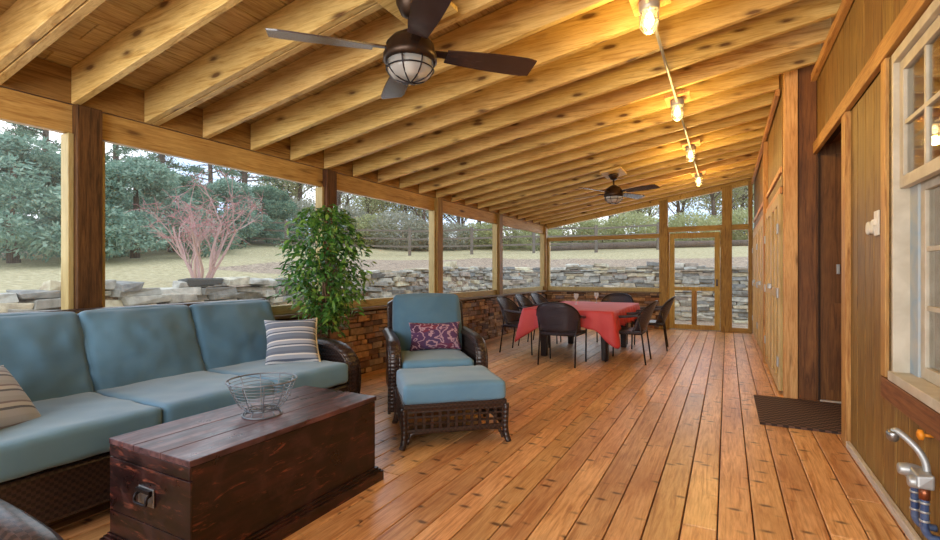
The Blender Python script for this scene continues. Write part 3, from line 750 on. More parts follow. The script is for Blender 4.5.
pf = Vector((cos(FA), sin(FA), 0)); pl = Vector((-sin(FA), cos(FA), 0))
pp = Vector((-2.41, 3.81, 0))+pf*-.13+pl*.05+Vector((0, 0, .60))
throw('lumbar_pillow', pp, (0, radians(-108), FA), .135, .25, .055, 'paisley', 'purple and pink paisley lumbar pillow on the wicker armchair', 'pillow', 6)

ot = empty('wicker_ottoman', (-1.865, 3.175, 0), FA, 'dark wicker ottoman with latticed apron and thick pale blue cushion', 'ottoman')
hx, hy = .30, .37
m = MB(); m.box(-hx, hx, -hy, hy, .265, .30); m.build('top_frame', M['wicker'], ot, bevel=.008)
for sx, sy in ((1, 1), (1, -1), (-1, 1), (-1, -1)):
    m = MB(); m.tube(smoothpath([(sx*(hx-.005), sy*(hy-.005), .27), (sx*(hx-.01), sy*(hy-.01), .12), (sx*(hx-.005), sy*(hy-.005), .05), (sx*(hx+.012), sy*(hy+.008), .0)]), .022, 10)
    m.build('leg', M['wicker'], ot)
def lattice(p0, p1, nrm):
    m = MB(); p0 = Vector(p0); p1 = Vector(p1); L = (p1-p0).length; d_ = (p1-p0).normalized()
    for z in (.115, .165, .21, .255):
        h = .014 if z in (.165, .21) else .03
        m.bar(p0+Vector((0, 0, z)), p1+Vector((0, 0, z)), .014, h)
    n = int(L/.056)
    for i in range(n+1):
        q = p0+d_*(L*i/n); m.bar(q+Vector((0, 0, .105)), q+Vector((0, 0, .27)), .018, .024, up=tuple(d_.cross(Vector((0, 0, 1)))))
    a = smoothpath([p0+Vector((0, 0, .03)), p0+d_*.02+Vector((0, 0, .075)), p0+d_*.08+Vector((0, 0, .10)), p1-d_*.08+Vector((0, 0, .10)), p1-d_*.02+Vector((0, 0, .075)), p1+Vector((0, 0, .03))], 5)
    m.tube(a, .012, 8); return m
for a, b in (((hx-.01, -hy+.03), (hx-.01, hy-.03)), ((-hx+.01, -hy+.03), (-hx+.01, hy-.03)), ((-hx+.03, hy-.01), (hx-.03, hy-.01)), ((-hx+.03, -hy+.01), (hx-.03, -hy+.01))):
    lattice((a[0], a[1], 0), (b[0], b[1], 0), None).build('lattice_apron', M['wicker'], ot)
c = cushion_mb(.305, .365, .07, .03, .012, 18, .006, 31); xform(c, TR(0, 0, .365)); c.build('cushion', M['bluel'], ot)

# ------------------------------------------------------------------ chest and wire bowl
ct = empty('wooden_chest', (-2.08, 1.685, 0), 0, 'old dark red wooden blanket chest with worn edges in front of the sofa', 'chest')
cx_, cy_ = .28, .545
m = MB(); m.box(-cx_, cx_, -cy_, cy_, .07, .461); m.build('body', M['chest'], ct, bevel=.004)
m = MB()
for a, b in ((.07, .178), (.181, .405)): m.box(-cx_-.004, cx_+.004, -cy_-.008, -cy_-.0005, a, b)
m.build('end_boards', M['chestx'], ct, bevel=.002)
m = MB()
for i in range(3):
    a = -cx_-.006+(2*cx_+.012)/3*i; m.box(a+.0015, a+(2*cx_+.012)/3-.0015, -cy_-.012, cy_+.008, .462, .487)
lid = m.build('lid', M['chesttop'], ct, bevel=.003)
m = MB(); m.box(-cx_-.003, cx_+.003, -cy_-.010, -cy_-.0005, .411, .461); m.build('lid_rim', M['chestx'], lid, bevel=.003)
m = MB()
for o_, z0, z1 in ((.035, 0, .055), (.025, .055, .066), (.014, .066, .078)): m.box(-cx_-o_, cx_+o_, -cy_-o_, cy_+o_, z0, z1)
m.build('plinth', M['chest'], ct, bevel=.003)
h = MB(); h.box(-.055, .055, -cy_-.016, -cy_-.009, .258, .332); h = h.build('handle_plate', M['steel'], ct, bevel=.003)
m = MB(); m.tube(smoothpath([(-.04, -cy_-.014, .31), (-.04, -cy_-.034, .30), (-.038, -cy_-.036, .275), (0, -cy_-.036, .272), (.038, -cy_-.036, .275), (.04, -cy_-.034, .30), (.04, -cy_-.014, .31)]), .006, 8)
m.box(-.048, .048, -cy_-.030, -cy_-.014, .315, .328); m.build('bail_handle', M['iron'], h)
wb_ = empty('wire_bowl', (-2.07, 1.675, .4875), 0, 'round open wire bowl standing on the dark wooden chest', 'bowl')
m = MB()
def ring(r, z, n=40): return [(r*cos(2*pi*i/n), r*sin(2*pi*i/n), z) for i in range(n)]
prof = lambda q: (.075+.088*q**.62, .03+.145*q)
m.tube(ring(.165, .176), .0042, 6, closed=True)
for i in range(1, 9):
    r_, z_ = prof(i/9); m.tube(ring(r_, z_), .0016, 5, closed=True)
m.build('rim_and_hoops', M['wire'], wb_)
m = MB()
for i in range(10):
    a = 2*pi*i/10
    m.tube([(prof(q)[0]*cos(a), prof(q)[0]*sin(a), prof(q)[1]) for q in [k/8 for k in range(9)]], .0025, 6)
m.build('ribs', M['wire'], wb_)
m = MB(); m.tube(ring(.092, .004), .004, 6, closed=True); m.tube(ring(.075, .03), .003, 6, closed=True)
for i in range(10):
    a = 2*pi*i/10; m.tube([(.092*cos(a), .092*sin(a), .004), (.075*cos(a), .075*sin(a), .03)], .0025, 6)
for i in range(-3, 4):
    q = sqrt(.075**2-(i*.022)**2); m.tube([(i*.022, -q, .03), (i*.022, q, .03)], .0018, 5)
m.build('foot_ring', M['wire'], wb_)

# ------------------------------------------------------------------ potted ficus
R = random.Random(21)
pt = empty('potted_ficus', (-3.36, 3.42, 0), 0, 'bushy green ficus tree in a square brown planter behind the sofa arm', 'potted plant')
MB().hexa([(-.15, -.15, 0), (.15, -.15, 0), (-.15, .15, 0), (.15, .15, 0), (-.20, -.20, .38), (.20, -.20, .38), (-.20, .20, .38), (.20, .20, .38)]).build('planter', M['terracotta'], pt, bevel=.01)
MB().box(-.212, .212, -.212, .212, .381, .41).build('planter_rim', M['wicker'], pt, bevel=.006)
m = MB()
ends = []
for i in range(4):
    a = i*pi/2+.4; pts = [(.03*cos(a+q*3)*(1-q*.3)+.03*q*cos(a), .03*sin(a+q*3)+.05*q*sin(a), .40+q*.75) for q in [k/8 for k in range(9)]]
    m.tube(pts, [.015*(1-.5*k/8) for k in range(9)], 7); base = Vector(pts[-1])
    for j in range(9):
        q = R.randint(3, 8); s_ = Vector(pts[q]); aa = R.uniform(0, 2*pi); rr = R.uniform(.18, .36); e = s_+Vector((rr*cos(aa), rr*sin(aa), R.uniform(.1, .5)))
        e.z = min(e.z, 1.75)
        m.tube([s_, (s_+e)/2+Vector((0, 0, .04)), e], [.006, .004, .002], 5); ends.append((s_, e))
m.build('stems', M['trunkw'], pt)
def leaf(m, c, d, n, L, wd):
    d = d.normalized(); n = (n-d*n.dot(d)).normalized(); s_ = d.cross(n)
    m.add([c, c+d*L*.35+s_*wd/2-n*.004, c+d*L*.7+s_*wd*.38-n*.012, c+d*L-n*.03*(L/.08), c+d*L*.7-s_*wd*.38-n*.012, c+d*L*.35-s_*wd/2-n*.004, c+d*L*.4-n*.001],
          [(0, 1, 6), (1, 2, 3, 6), (6, 3, 4, 5), (0, 6, 5)], True)
m = MB()
for i in range(3000):
    if R.random() < .35:
        s_, e = R.choice(ends); c = s_.lerp(e, R.uniform(.3, 1.05))+Vector([R.gauss(0, .03) for _ in range(3)])
    else:
        a = R.uniform(0, 2*pi); z = .62+1.20*R.random()**.7; q = (z-.58)/1.25
        rad = .42*sin(pi*min(1, q*.74+.17))**.7*(1 if z > .95 else .6); rr = rad*sqrt(R.random())*(1+.14*sin(a*3+z*9))
        c = Vector((rr*cos(a), rr*sin(a), z))
    out = Vector((c.x, c.y, 0)); d_ = Vector((R.gauss(0, .6), R.gauss(0, .6), R.uniform(-.7, .35)))+out*2
    leaf(m, c, d_, Vector((R.gauss(0, .5), R.gauss(0, .5), 1)), R.uniform(.05, .09), R.uniform(.022, .034))
m.build('foliage', M['ficus'], pt)

# ------------------------------------------------------------------ dining set
TX0, TX1, TY0, TY1, TZ = -2.52, -1.30, 6.36, 8.40, .70
tb = empty('dining_table', ((TX0+TX1)/2, (TY0+TY1)/2, 0), 0, 'rectangular dark dining table under the red cloth', 'table')
hx, hy = (TX1-TX0)/2, (TY1-TY0)/2
MB().box(-hx, hx, -hy, hy, TZ-.035, TZ).build('tabletop', M['darkmetal'], tb, bevel=.01)
MB().box(-hx+.12, hx-.12, -.75, .82, TZ-.11, TZ-.036).build('apron', M['darkmetal'], tb)
for sx, sy in ((-1, -1), (1, -1), (-1, 1), (1, 1)):
    x_ = sx*.435; y_ = -.64 if sy < 0 else .72
    MB().hexa([(x_-.04, y_-.04, 0), (x_+.04, y_-.04, 0), (x_-.04, y_+.04, 0), (x_+.04, y_+.04, 0), (x_-.06, y_-.06, TZ-.036), (x_+.06, y_-.06, TZ-.036), (x_-.06, y_+.06, TZ-.036), (x_+.06, y_+.06, TZ-.036)]).build('leg', M['darkmetal'], tb, bevel=.008)
m = MB(); N = 200; rings_ = []
def per(s_, gx, gy, rc_=.03):
    # perimeter point on a rectangle, s in 0..1 (by length)
    P4 = [(gx, -gy), (gx, gy), (-gx, gy), (-gx, -gy)]; L = [2*gy, 2*gx, 2*gy, 2*gx]; T = sum(L); d_ = s_*T
    for i in range(4):
        if d_ <= L[i]+1e-9:
            a = P4[i]; b = P4[(i+1) % 4]; q = d_/L[i]; return Vector((a[0]+(b[0]-a[0])*q, a[1]+(b[1]-a[1])*q)), i, q, L[i]
        d_ -= L[i]
    return Vector(P4[0]), 0, 0, L[0]
vs = []; nr = 10
for s_i in range(N):
    p, i, q, Ls = per(s_i/N, hx+.006, hy+.006)
    ed = min(q, 1-q)*Ls                      # distance to the nearest corner
    cor = math.exp(-(ed/.16)**2)
    drop = .22+.24*cor+.010*sin(s_i*.9)
    nx, ny = [(1, 0), (0, 1), (-1, 0), (0, -1)][i]
    cdir = Vector((p.x/abs(p.x) if p.x else 0, p.y/abs(p.y) if p.y else 0)).normalized()
    o_ = Vector((nx, ny)).lerp(cdir, cor).normalized()
    for k in range(nr+1):
        q2 = k/nr; fold = (.026*sin(ed*30)+.012*sin(s_i*.55))*q2
        outw = .004+(.035+.07*cor)*q2**.8+fold+.004*sin(q2*30)*cor
        vs.append((p.x+o_.x*outw, p.y+o_.y*outw, TZ+.004-drop*q2-(.0 if k else -.001)))
fs = []
for a in range(N):
    b = (a+1) % N
    for k in range(nr): fs.append((a*(nr+1)+k, b*(nr+1)+k, b*(nr+1)+k+1, a*(nr+1)+k+1))
fs.append(tuple(a*(nr+1) for a in range(N)))
m.add(vs, fs, True); o = m.build('tablecloth', M['red']); o.location = tb.location; tag(o, 'red cloth draped over the dining table, corners hanging low', 'tablecloth')
o.modifiers.new('s', 'SOLIDIFY').thickness = .003
o.data.polygons[len(o.data.polygons)-1].use_smooth = False
for k, (x_, y_, lb) in enumerate(((-2.10, 7.55, 'clear stemmed glass on the red cloth, the one nearer the left-hand chairs'), (-1.90, 8.05, 'clear stemmed glass on the red cloth, the one nearer the end wall'))):
    g = MB(); g.lathe([(.032, 0), (.030, .004), (.004, .008), (.004, .07), (.02, .085), (.036, .12), (.038, .17)], 16)
    g = g.build('stemmed_glass', M['clear']); g.location = (x_, y_, TZ+.006); tag(g, lb, 'glass')

def dining_chair():
    r = empty('dining_chair')
    # seat
    c = MB(); c.box(-.21, .25, -.255, .255, .40, .43); c.build('seat', M['wickerd'], r, bevel=.014, segs=3)
    # back panel, arched and wrapped
    def bp(s_, q):      # s -1..1 across, q 0..1 up
        top = .60+.225*sqrt(max(0, 1-(abs(s_)*.985)**2.8)); z = .44+(top-.44)*q
        y = s_*(.275+.06*(z-.44)); x = -.215-.15*(z-.44)/.4+.12*abs(s_)**3
        return (x, y, z)
    nS, nQ = 20, 8; vs = [bp(-1+2*i/nS, j/nQ) for i in range(nS+1) for j in range(nQ+1)]
    b = MB(); b.add(vs, [(i*(nQ+1)+j, (i+1)*(nQ+1)+j, (i+1)*(nQ+1)+j+1, i*(nQ+1)+j+1) for i in range(nS) for j in range(nQ)], True)
    b.build('backrest', M['wickerd'], r, solid=.014)
    arch = [bp(-1+2*i/nS, 1) for i in range(nS+1)]
    f = MB(); f.tube(arch, .012, 8); f.tube([bp(-1+2*i/nS, 0) for i in range(nS+1)], .009, 6); f.build('back_frame', M['darkmetal'], r)
    for s_ in (-1, 1):
        e = bp(s_, 1)
        m = MB(); m.tube(smoothpath([e, (.0, s_*.292, .625), (.16, s_*.290, .61), (.225, s_*.280, .575)]), .018, 8); m.build('armrest', M['wickerd'], r)
        m = MB(); m.tube(smoothpath([(.222, s_*.280, .58), (.245, s_*.270, .50), (.25, s_*.258, .42), (.262, s_*.25, .0)]), .011, 8); m.build('leg', M['darkmetal'], r)
        m = MB(); m.tube([(e[0]+.01, e[1]*.98, e[2]-.02), (-.20, s_*.238, .42), (-.255, s_*.245, .0)], .011, 8); m.build('leg', M['darkmetal'], r)
    m = MB(); m.tube([(-.20, -.235, .395), (.25, -.245, .395), (.25, .245, .395), (-.20, .235, .395)], .010, 6, closed=True); m.build('seat_frame', M['darkmetal'], r)
    return r
proto = dining_chair()
CH = [(-1.94, 6.29, pi/2, 'dark woven patio chair at the near end of the red table, back to the camera'),
      (-1.19, 6.905, pi, 'patio chair on the right side of the red table, the nearer of that pair'),
      (-1.085, 8.23, pi+.08, 'patio chair on the right side of the red table, the one nearer the screen door'),
      (-2.78, 6.95, 0, 'patio chair between red table and stone wall, nearest of that row of three'),
      (-2.80, 7.72, .05, 'patio chair between red table and stone wall, middle of that row of three'),
      (-2.80, 8.45, -.04, 'patio chair between red table and stone wall, farthest of that row of three'),
      (-1.74, 8.74, -pi/2, 'patio chair at the far end of the red table, facing the camera')]
for i, (x_, y_, a, lb) in enumerate(CH):
    o = proto if i == 0 else copy_tree(proto)
    o.location = (x_, y_, 0); o.rotation_euler = (0, 0, a); tag(o, lb, 'chair', 'patio chairs around the red dining table')

# ------------------------------------------------------------------ ceiling fans and lamps
def fan(x, y, ang, label):
    zt = rb(x)-.035; zb_ = 2.40
    r = empty('ceiling_fan', (x, y, zb_), ang, label, 'ceiling fan', 'ceiling fans'); T = zt-zb_
    MB().add([(0, 0, 0)], []) 
    m = MB(); m.lathe([(.02, T-.09), (.05, T-.075), (.075, T-.02), (.078, T-.002)], 24); m.build('canopy', M['bronze'], r)
    m = MB(); m.tube([(0, 0, .05), (0, 0, T-.06)], .014, 10); m.build('downrod', M['bronze'], r)
    m = MB(); m.lathe([(.125, -.06), (.145, -.055), (.145, -.02), (.135, .0), (.13, .035), (.10, .07), (.055, .10), (.03, .115)], 28); m.build('motor_housing', M['bronze'], r)
    m = MB(); m.lathe([(.04, -.155), (.09, -.145), (.118, -.115), (.125, -.062)], 28); m.build('light_globe', M['globe'], r)
    m = MB(); m.tube([(.0, 0, -.06), (0, 0, -.13)], [.03, .036], 12); m.build('bulb_cover', M['plastic'], r)
    m = MB(); m.tube(ring(.128, -.10, 28), .004, 5, closed=True)
    for i in range(4):
        a = pi*i/4+.3; m.tube([(.138*cos(a)*cos(q), .138*sin(a)*cos(q), -.062-.105*sin(q)) for q in [pi*k/14 for k in range(15)]], .004, 5)
    m.build('wire_cage', M['iron'], r)
    for i in range(4):
        a = i*pi/2; Mx = Matrix.Rotation(a, 4, 'Z') @ TR(0, 0, 0, radians(-12), 0, 0)
        n = 10; top = []
        for k in range(n+1):
            q = k/n; xx = .20+.52*q; wdt = .052+.028*sin(min(1, q*1.3)*pi/2)
            if k == n: wdt *= .86
            top.append((xx, wdt))
        pts = [(a_, -b_) for a_, b_ in top]+[(a_, b_) for a_, b_ in reversed(top)]
        b = MB(); b.prism(pts, -.004, .004, 'z'); xform(b, Mx); bl = b.build('blade', M['blade'], r)
        k_ = MB(); k_.prism([(.12, -.022), (.27, -.03), (.28, 0), (.27, .03), (.12, .022)], .004, .012, 'z'); xform(k_, Mx); k_.build('blade_bracket', M['bronze'], bl)
    return r
f1 = fan(-1.52, 2.18, radians(45), 'large dark four-blade ceiling fan above the sofa seating, nearest the camera')
f2 = fan(-1.50, 7.44, radians(-25), 'dark ceiling fan with caged light above the red dining table')
for nm, x_, y_, l_, w_ in (('fan_mounting_board', -1.52, 2.18, .30, .52), ('fan_mounting_board', -1.50, 7.44, .30, .52)):
    m = MB(); m.box(-l_/2, l_/2, -w_/2, w_/2, -.034, -.004); o = m.build(nm, M['rafter'], ceil, bevel=.003); o.location = (x_, y_, rb(x_)); o.rotation_euler = (0, -SL, 0)
LY = [1.22, 3.13, 5.04, 6.95, 8.97]
LAB = ['caged lamp on the roof joists above the camera side of the porch', 'lit caged lamp at the top of the picture, nearest of the row', 'lit caged lamp under the joists, second from the camera in the row', 'lit caged lamp under the joists, third from the camera in the row', 'lit caged lamp under the joists, last of the row by the screen door']
LX = -.42; zr = rb(LX)
def lamp():
    r = empty('caged_lamp', (LX, LY[0], zr))
    m = MB(); m.box(-.11, .11, -.13, .13, -.034, -.006); b = m.build('mounting_board', M['corner'], r, bevel=.003); b.rotation_euler = (0, -SL, 0)
    m = MB(); m.lathe([(.052, -.105), (.06, -.09), (.062, -.05), (.058, -.034)], 18); m.build('junction_box', M['galv'], r)
    m = MB(); m.lathe([(.018, -.225), (.034, -.21), (.045, -.18), (.048, -.11)], 18); m.build('glass_jar', M['lampglass'], r)
    m = MB(); m.lathe([(.008, -.198), (.024, -.185), (.030, -.16), (.022, -.13), (.012, -.108)], 14); m.build('bulb', M['bulb'], r)
    m = MB(); m.tube(ring(.052, -.165, 20), .0028, 5, closed=True)
    for i in range(4):
        a = pi*i/4; m.tube([(.054*cos(a), .054*sin(a), -.108), (.053*cos(a), .053*sin(a), -.19), (.03*cos(a), .03*sin(a), -.228), (0, 0, -.238), (-.03*cos(a), -.03*sin(a), -.228), (-.053*cos(a), -.053*sin(a), -.19), (-.054*cos(a), -.054*sin(a), -.108)], .0026, 5)
    m.build('wire_guard', M['galv'], r)
    return r
lp = lamp()
for i, y in enumerate(LY):
    o = lp if i == 0 else copy_tree(lp)
    o.location = (LX, y, zr); tag(o, LAB[i], 'lamp', 'caged lamps along the ceiling')
    ld = bpy.data.lights.new('lamp_light', 'POINT'); ld.energy = LAMP_POWER; ld.color = LAMP_COLOR; ld.shadow_soft_size = .05
    lo = bpy.data.objects.new('lamp_light', ld); COL.objects.link(lo); lo.parent = o; lo.location = (0, 0, -.27)
for i in range(4):
    m = MB(); m.tube([(LX, LY[i]+.064, zr-.07), (LX, LY[i+1]-.064, zr-.07)], .011, 8); o = m.build('conduit', M['galv'])
    tag(o, ['grey metal conduit running from the top edge of the picture to the nearest lamp', 'grey metal conduit between the nearest and second visible ceiling lamps', 'grey metal conduit between the second and third visible ceiling lamps', 'grey metal conduit between the third and last visible ceiling lamps'][i], 'conduit', 'conduit runs between the ceiling lamps')

# ------------------------------------------------------------------ outside: ground, retaining wall, fence
def sstep(a, b, x): q = max(0, min(1, (x-a)/(b-a))); return q*q*(3-2*q)
def ztop(Y): return 1.02+.42*sstep(2, 14, Y)
def off(X, Y):
    d = -X-6.6; e = Y-15.2
    return max(d, e) if (d < 0 or e < 0) else max(d, e)+.3*min(d, e)
def terrain(X, Y):
    o_ = off(X, Y)
    if o_ < 0: return -.16
    k = min(.095, max(.03, .02+.0035*Y))
    z = ztop(Y)-.12+k*min(o_, 40)+mn.noise(Vector((X*.15, Y*.15, 0)))*.25*min(1, o_/8)
    return -.16+(z+.16)*sstep(0, .15, o_)
gx = [-80+i*4 for i in range(12)]+[-32+i*1.0 for i in range(25)]+[-7.2, -6.95, -6.75, -6.6, -6.4, -6, -5, -4.2]+[-3+i*2 for i in range(25)]
gy = [-30+i*4 for i in range(8)]+[0+i*1.0 for i in range(15)]+[15.0, 15.2, 15.35, 15.6, 16]+[17+i*1.0 for i in range(24)]+[42+i*5 for i in range(12)]
vs = [(x_, y_, terrain(x_, y_)) for y_ in gy for x_ in gx]; nx_ = len(gx)
m = MB(); m.add(vs, [(j*nx_+i, j*nx_+i+1, (j+1)*nx_+i+1, (j+1)*nx_+i) for j in range(len(gy)-1) for i in range(nx_-1)], True)
gr = m.build('ground', M['ground']); tag(gr, kind='structure')
ca = gr.data.color_attributes.new('kind', 'FLOAT_COLOR', 'POINT')
for i, v_ in enumerate(gr.data.vertices):
    o_ = off(v_.co.x, v_.co.y); q = sstep(3.8, 6.5, o_) if v_.co.y > 7 else sstep(.3, 1.5, o_)
    q *= 1-.75*sstep(13, 17, o_)
    ca.data[i].color = (q, q, q, 1)
# dry-stacked wall
R = random.Random(33)
path = [(-6.55, -4), (-6.55, 3), (-6.6, 9), (-6.6, 12.8), (-6.2, 14.2), (-5.2, 15.0), (-3, 15.15), (2, 15.1), (9, 15.3)]
PP = smoothpath([(a, b, 0) for a, b in path], 10); S = [0]
for i in range(1, len(PP)): S.append(S[-1]+(PP[i]-PP[i-1]).length)
def at(s_):
    s_ = max(0, min(S[-1]-1e-4, s_))
    for i in range(len(S)-1):
        if S[i+1] > s_:
            q = (s_-S[i])/(S[i+1]-S[i]); p = PP[i].lerp(PP[i+1], q); t_ = (PP[i+1]-PP[i]).normalized(); return p, t_
    return PP[-1], (PP[-1]-PP[-2]).normalized()
m = MB(); z = -.16; course = 0
while z < 1.5:
    h = R.uniform(.05, .12); s_ = R.uniform(0, .3)
    while s_ < S[-1]-.6:
        L = R.uniform(.16, .62); p, t_ = at(s_+L/2); nrm = Vector((t_.y, -t_.x, 0))
        if nrm.dot(Vector((-2, 5, 0))-p) < 0: nrm = -nrm
        zt_ = ztop(p.y)+mn.noise(Vector((s_*.8, 0, 3)))*.10
        if z+h*.5 < zt_:
            j = .30*h; dd = .30; pr = R.uniform(-.09, .07)-z*.05; zj = R.uniform(-.02, .02); vs = []
            for zz in (0, 1):
                for dep in (-dd, pr):
                    for a in (-1, 1):
                        vs.append(p+t_*(a*(L/2-.008)+R.uniform(-j, j))+nrm*(dep+R.uniform(-j, j))+Vector((0, 0, z+zj+zz*h*R.uniform(.80, 1.02)+R.uniform(-j, j)*.8)))
            m.hexa(vs)
        s_ += L*.97
    z += h*.93
rw = m.build('garden_stone_wall', M['fieldstone'], bevel=.016, segs=2)
tag(rw, 'dry-stacked grey fieldstone retaining wall outside the screens, lawn above it', 'stone wall')
for p_, s_, lb in (((-6.92, 4.42), (.26, .17, .06), 'dark flat slab rock lying on the garden wall below the red shrub'),):
    z = ztop(p_[1]); m = MB(); m.box(-s_[0], s_[0], -s_[1], s_[1], -.05, s_[2], jit=.02, rnd=random.Random(2)); o = m.build('slab_rock', M['slab'], bevel=.03); o.location = (p_[0]+.15, p_[1], z+.0); o.rotation_euler = (0, 0, 1.4); tag(o, lb, 'rock')
# split-rail fence
def fence(A, B, n, lab):
    A = Vector(A); B = Vector(B); d_ = B-A; a = math.atan2(d_.y, d_.x); L = d_.length
    g0 = terrain(A.x, A.y); r = empty('split_rail_fence', (A.x, A.y, g0), a, lab, 'fence')
    zz = []
    for i in range(n+1):
        p = A+d_*(i/n); g_ = terrain(p.x, p.y)-g0; zz.append(g_); m = MB(); m.box(L*i/n-.07, L*i/n+.07, -.07, .07, g_-.1, g_+1.35, jit=.015); m.build('fence_post', M['rail_fence'], r)
    for i in range(n):
        for h in (.42, .80, 1.2):
            m = MB(); m.bar((L*i/n, 0, zz[i]+h+random.uniform(-.03, .03)), (L*(i+1)/n, 0, zz[i+1]+h+random.uniform(-.03, .03)), .07, .085); m.build('fence_rail', M['rail_fence'], r)
fence((-22, 15.6), (-3, 25.5), 7, 'weathered three-rail wooden fence across the lawn in front of the woods')
m = MB(); m.tube([(-9, 26.3, terrain(-9, 26.3)+.16), (-2, 27.2, terrain(-2, 27.2)+.2), (5, 27.4, terrain(5, 27.4)+.15)], [.14, .17, .12], 9); o = m.build('fallen_log', M['bark']); tag(o, 'long fallen grey log lying at the back of the lawn', 'log')

# ------------------------------------------------------------------ trees
def cards(m, n, samp, sz, R, droop=0, elong=1.6):
    for _ in range(n):
        c, outd = samp(); d_ = Vector((R.gauss(0, 1), R.gauss(0, 1), R.gauss(0, .5)-droop))+outd*1.2; d_.normalize()
        nn = Vector((R.gauss(0, 1), R.gauss(0, 1), R.gauss(0, 1)+.6)); s_ = d_.cross(nn)
        if s_.length < 1e-3: continue
        s_.normalize(); L = sz*R.uniform(.6, 1.4); w_ = L/elong
        m.add([c-s_*w_*.15, c+d_*L*.5-s_*w_*.5, c+d_*L, c+d_*L*.5+s_*w_*.5], [(0, 1, 2, 3)])
def evergreen(seed, H, Rd, mat, n=9000, sz=.20):
    R = random.Random(seed); r = empty('evergreen_tree')
    m = MB(); m.tube([(0, 0, -.2), (.05, 0, H*.5), (0, .05, H*.92)], [.16, .10, .03], 8); m.build('trunk', M['bark'], r)
    clumps = []
    for i in range(60):
        q = R.random()**.8; a = R.uniform(0, 2*pi); rad = Rd*(1-q)**.55*R.uniform(.55, 1.02); clumps.append((Vector((rad*cos(a), rad*sin(a), .35+q*(H-.5))), R.uniform(.35, .75)*(1.15-q*.5)*Rd/2.2))
    def samp():
        c, s_ = R.choice(clumps); u_ = Vector((R.gauss(0, 1), R.gauss(0, 1), R.gauss(0, 1))).normalized(); k = s_*R.uniform(.55, 1)
        return c+Vector((u_.x*k, u_.y*k, u_.z*k*.55)), u_
    m = MB(); cards(m, n, samp, sz, R, .3, 2.4); m.build('foliage', M[mat], r); return r
def branchy(m, R, p, d_, L, rad, depth, tips, spread=.55, up=.15):
    n = 4; pts = [p]; q = p.copy(); dd = d_.copy()
    for i in range(n):
        dd = (dd+Vector((R.gauss(0, .13), R.gauss(0, .13), R.gauss(0, .08)+up*.25))).normalized(); q = q+dd*L/n; pts.append(q.copy())
    m.tube(pts, [rad*(1-.45*i/n) for i in range(n+1)], 5 if depth < 2 else 3, cap=False)
    tips.append(q)
    if depth >= 3: return
    for k in range(3 if depth else 4):
        s_ = pts[R.randint(1, n)]; nd = (dd+Vector((R.gauss(0, spread), R.gauss(0, spread), R.gauss(0, spread*.5)+up))).normalized()
        branchy(m, R, s_, nd, L*R.uniform(.5, .72), rad*.5, depth+1, tips, spread, up)
def leafy(seed, H, mat, nm='woodland_tree', n=3500, sz=.2, spread=.6, cl=.9):
    R = random.Random(seed); r = empty(nm); m = MB(); tips = []
    m.tube([(0, 0, -.3), (R.gauss(0, .1), 0, H*.25), (R.gauss(0, .2), R.gauss(0, .2), H*.5)], [H*.018, H*.014, H*.010], 7)
    for i in range(7):
        z = H*R.uniform(.12, .5); a = R.uniform(0, 2*pi)
        branchy(m, R, Vector((0, 0, z)), Vector((cos(a)*.7, sin(a)*.7, .6)).normalized(), H*.26, H*.007, 1, tips, spread)
    branchy(m, R, Vector((0, 0, H*.5)), Vector((0, 0, 1)), H*.3, H*.009, 0, tips, spread)
    m.build('trunk', M['bark'], r)
    def samp():
        c = R.choice(tips); g = Vector([R.gauss(0, cl*.5) for _ in range(3)]); return c+g, Vector((0, 0, 0))
    m = MB(); cards(m, n, samp, sz, R, .1, 1.5); m.build('foliage', M[mat], r); return r
def pine(seed, H):
    R = random.Random(seed); r = empty('pine_tree'); m = MB(); f = MB()
    m.tube([(0, 0, -.3), (.1, .05, H*.5), (0, 0, H)], [.20, .14, .05], 8)
    for i in range(26):
        z = H*(.35+.63*i/26); a = R.uniform(0, 2*pi); L = (2.7-1.5*i/26)*R.uniform(.5, 1); e = Vector((L*cos(a), L*sin(a), z+R.uniform(-.3, .4)))
        m.tube([(0, 0, z), ((e.x)*.5, e.y*.5, z+.1), e], [.05, .03, .015], 4)
        for k in range(4):
            c = Vector((0, 0, z)).lerp(e, R.uniform(.45, 1)); s_ = R.uniform(.3, .6)
            cards(f, 60, lambda: (c+Vector((R.gauss(0, s_*.5), R.gauss(0, s_*.5), R.gauss(0, s_*.22))), Vector((0, 0, .2))), .17, R, 0, 3)
    m.build('trunk', M['bark'], r); f.build('foliage', M['evergreen2'], r); return r
def stand(o, X, Y, s_, rz, lab, cat, grp=None, dz=0):
    o.location = (X, Y, terrain(X, Y)+dz); o.scale = (s_, s_, s_); o.rotation_euler = (0, 0, rz); return tag(o, lab, cat, grp)
def pos(px, t_):
    u = (px-470)/486; return t_*(-.4675+u*.884), t_*(.884+u*.4675)
TR_ = random.Random(77)
EV = [evergreen(1, 3.2, 2.5, 'evergreen', 34000, .13), evergreen(2, 3.1, 2.7, 'evergreen2', 30000, .13)]
used = set()
def use(lst, i):
    o = lst[i]
    if id(o) not in used: used.add(id(o)); return o
    return copy_tree(o)
evs = [(14, 13.0, 0, 1.05, 'bushy blue-green evergreen filling the far left screened bay'),
       (62, 17.5, 1, 1.15, 'dense evergreen partly hidden behind the brown near post'), (135, 15.5, 0, .98, 'blue-green evergreen just right of the brown near post, left of the red shrub'),
       (172, 20, 1, 1.0, 'evergreen standing directly behind the red shrub'), (225, 24, 0, 1.0, 'evergreen right of the red shrub and beyond it'), (268, 27, 1, .98, 'evergreen far back beside the potted ficus top')]
for px, t_, k, s_, lb in evs:
    X, Y = pos(px, t_); stand(use(EV, k), X, Y, s_, TR_.uniform(0, 6), lb, 'tree', 'evergreens beyond the stone wall')
PN = [pine(5, 9.5), pine(6, 11)]
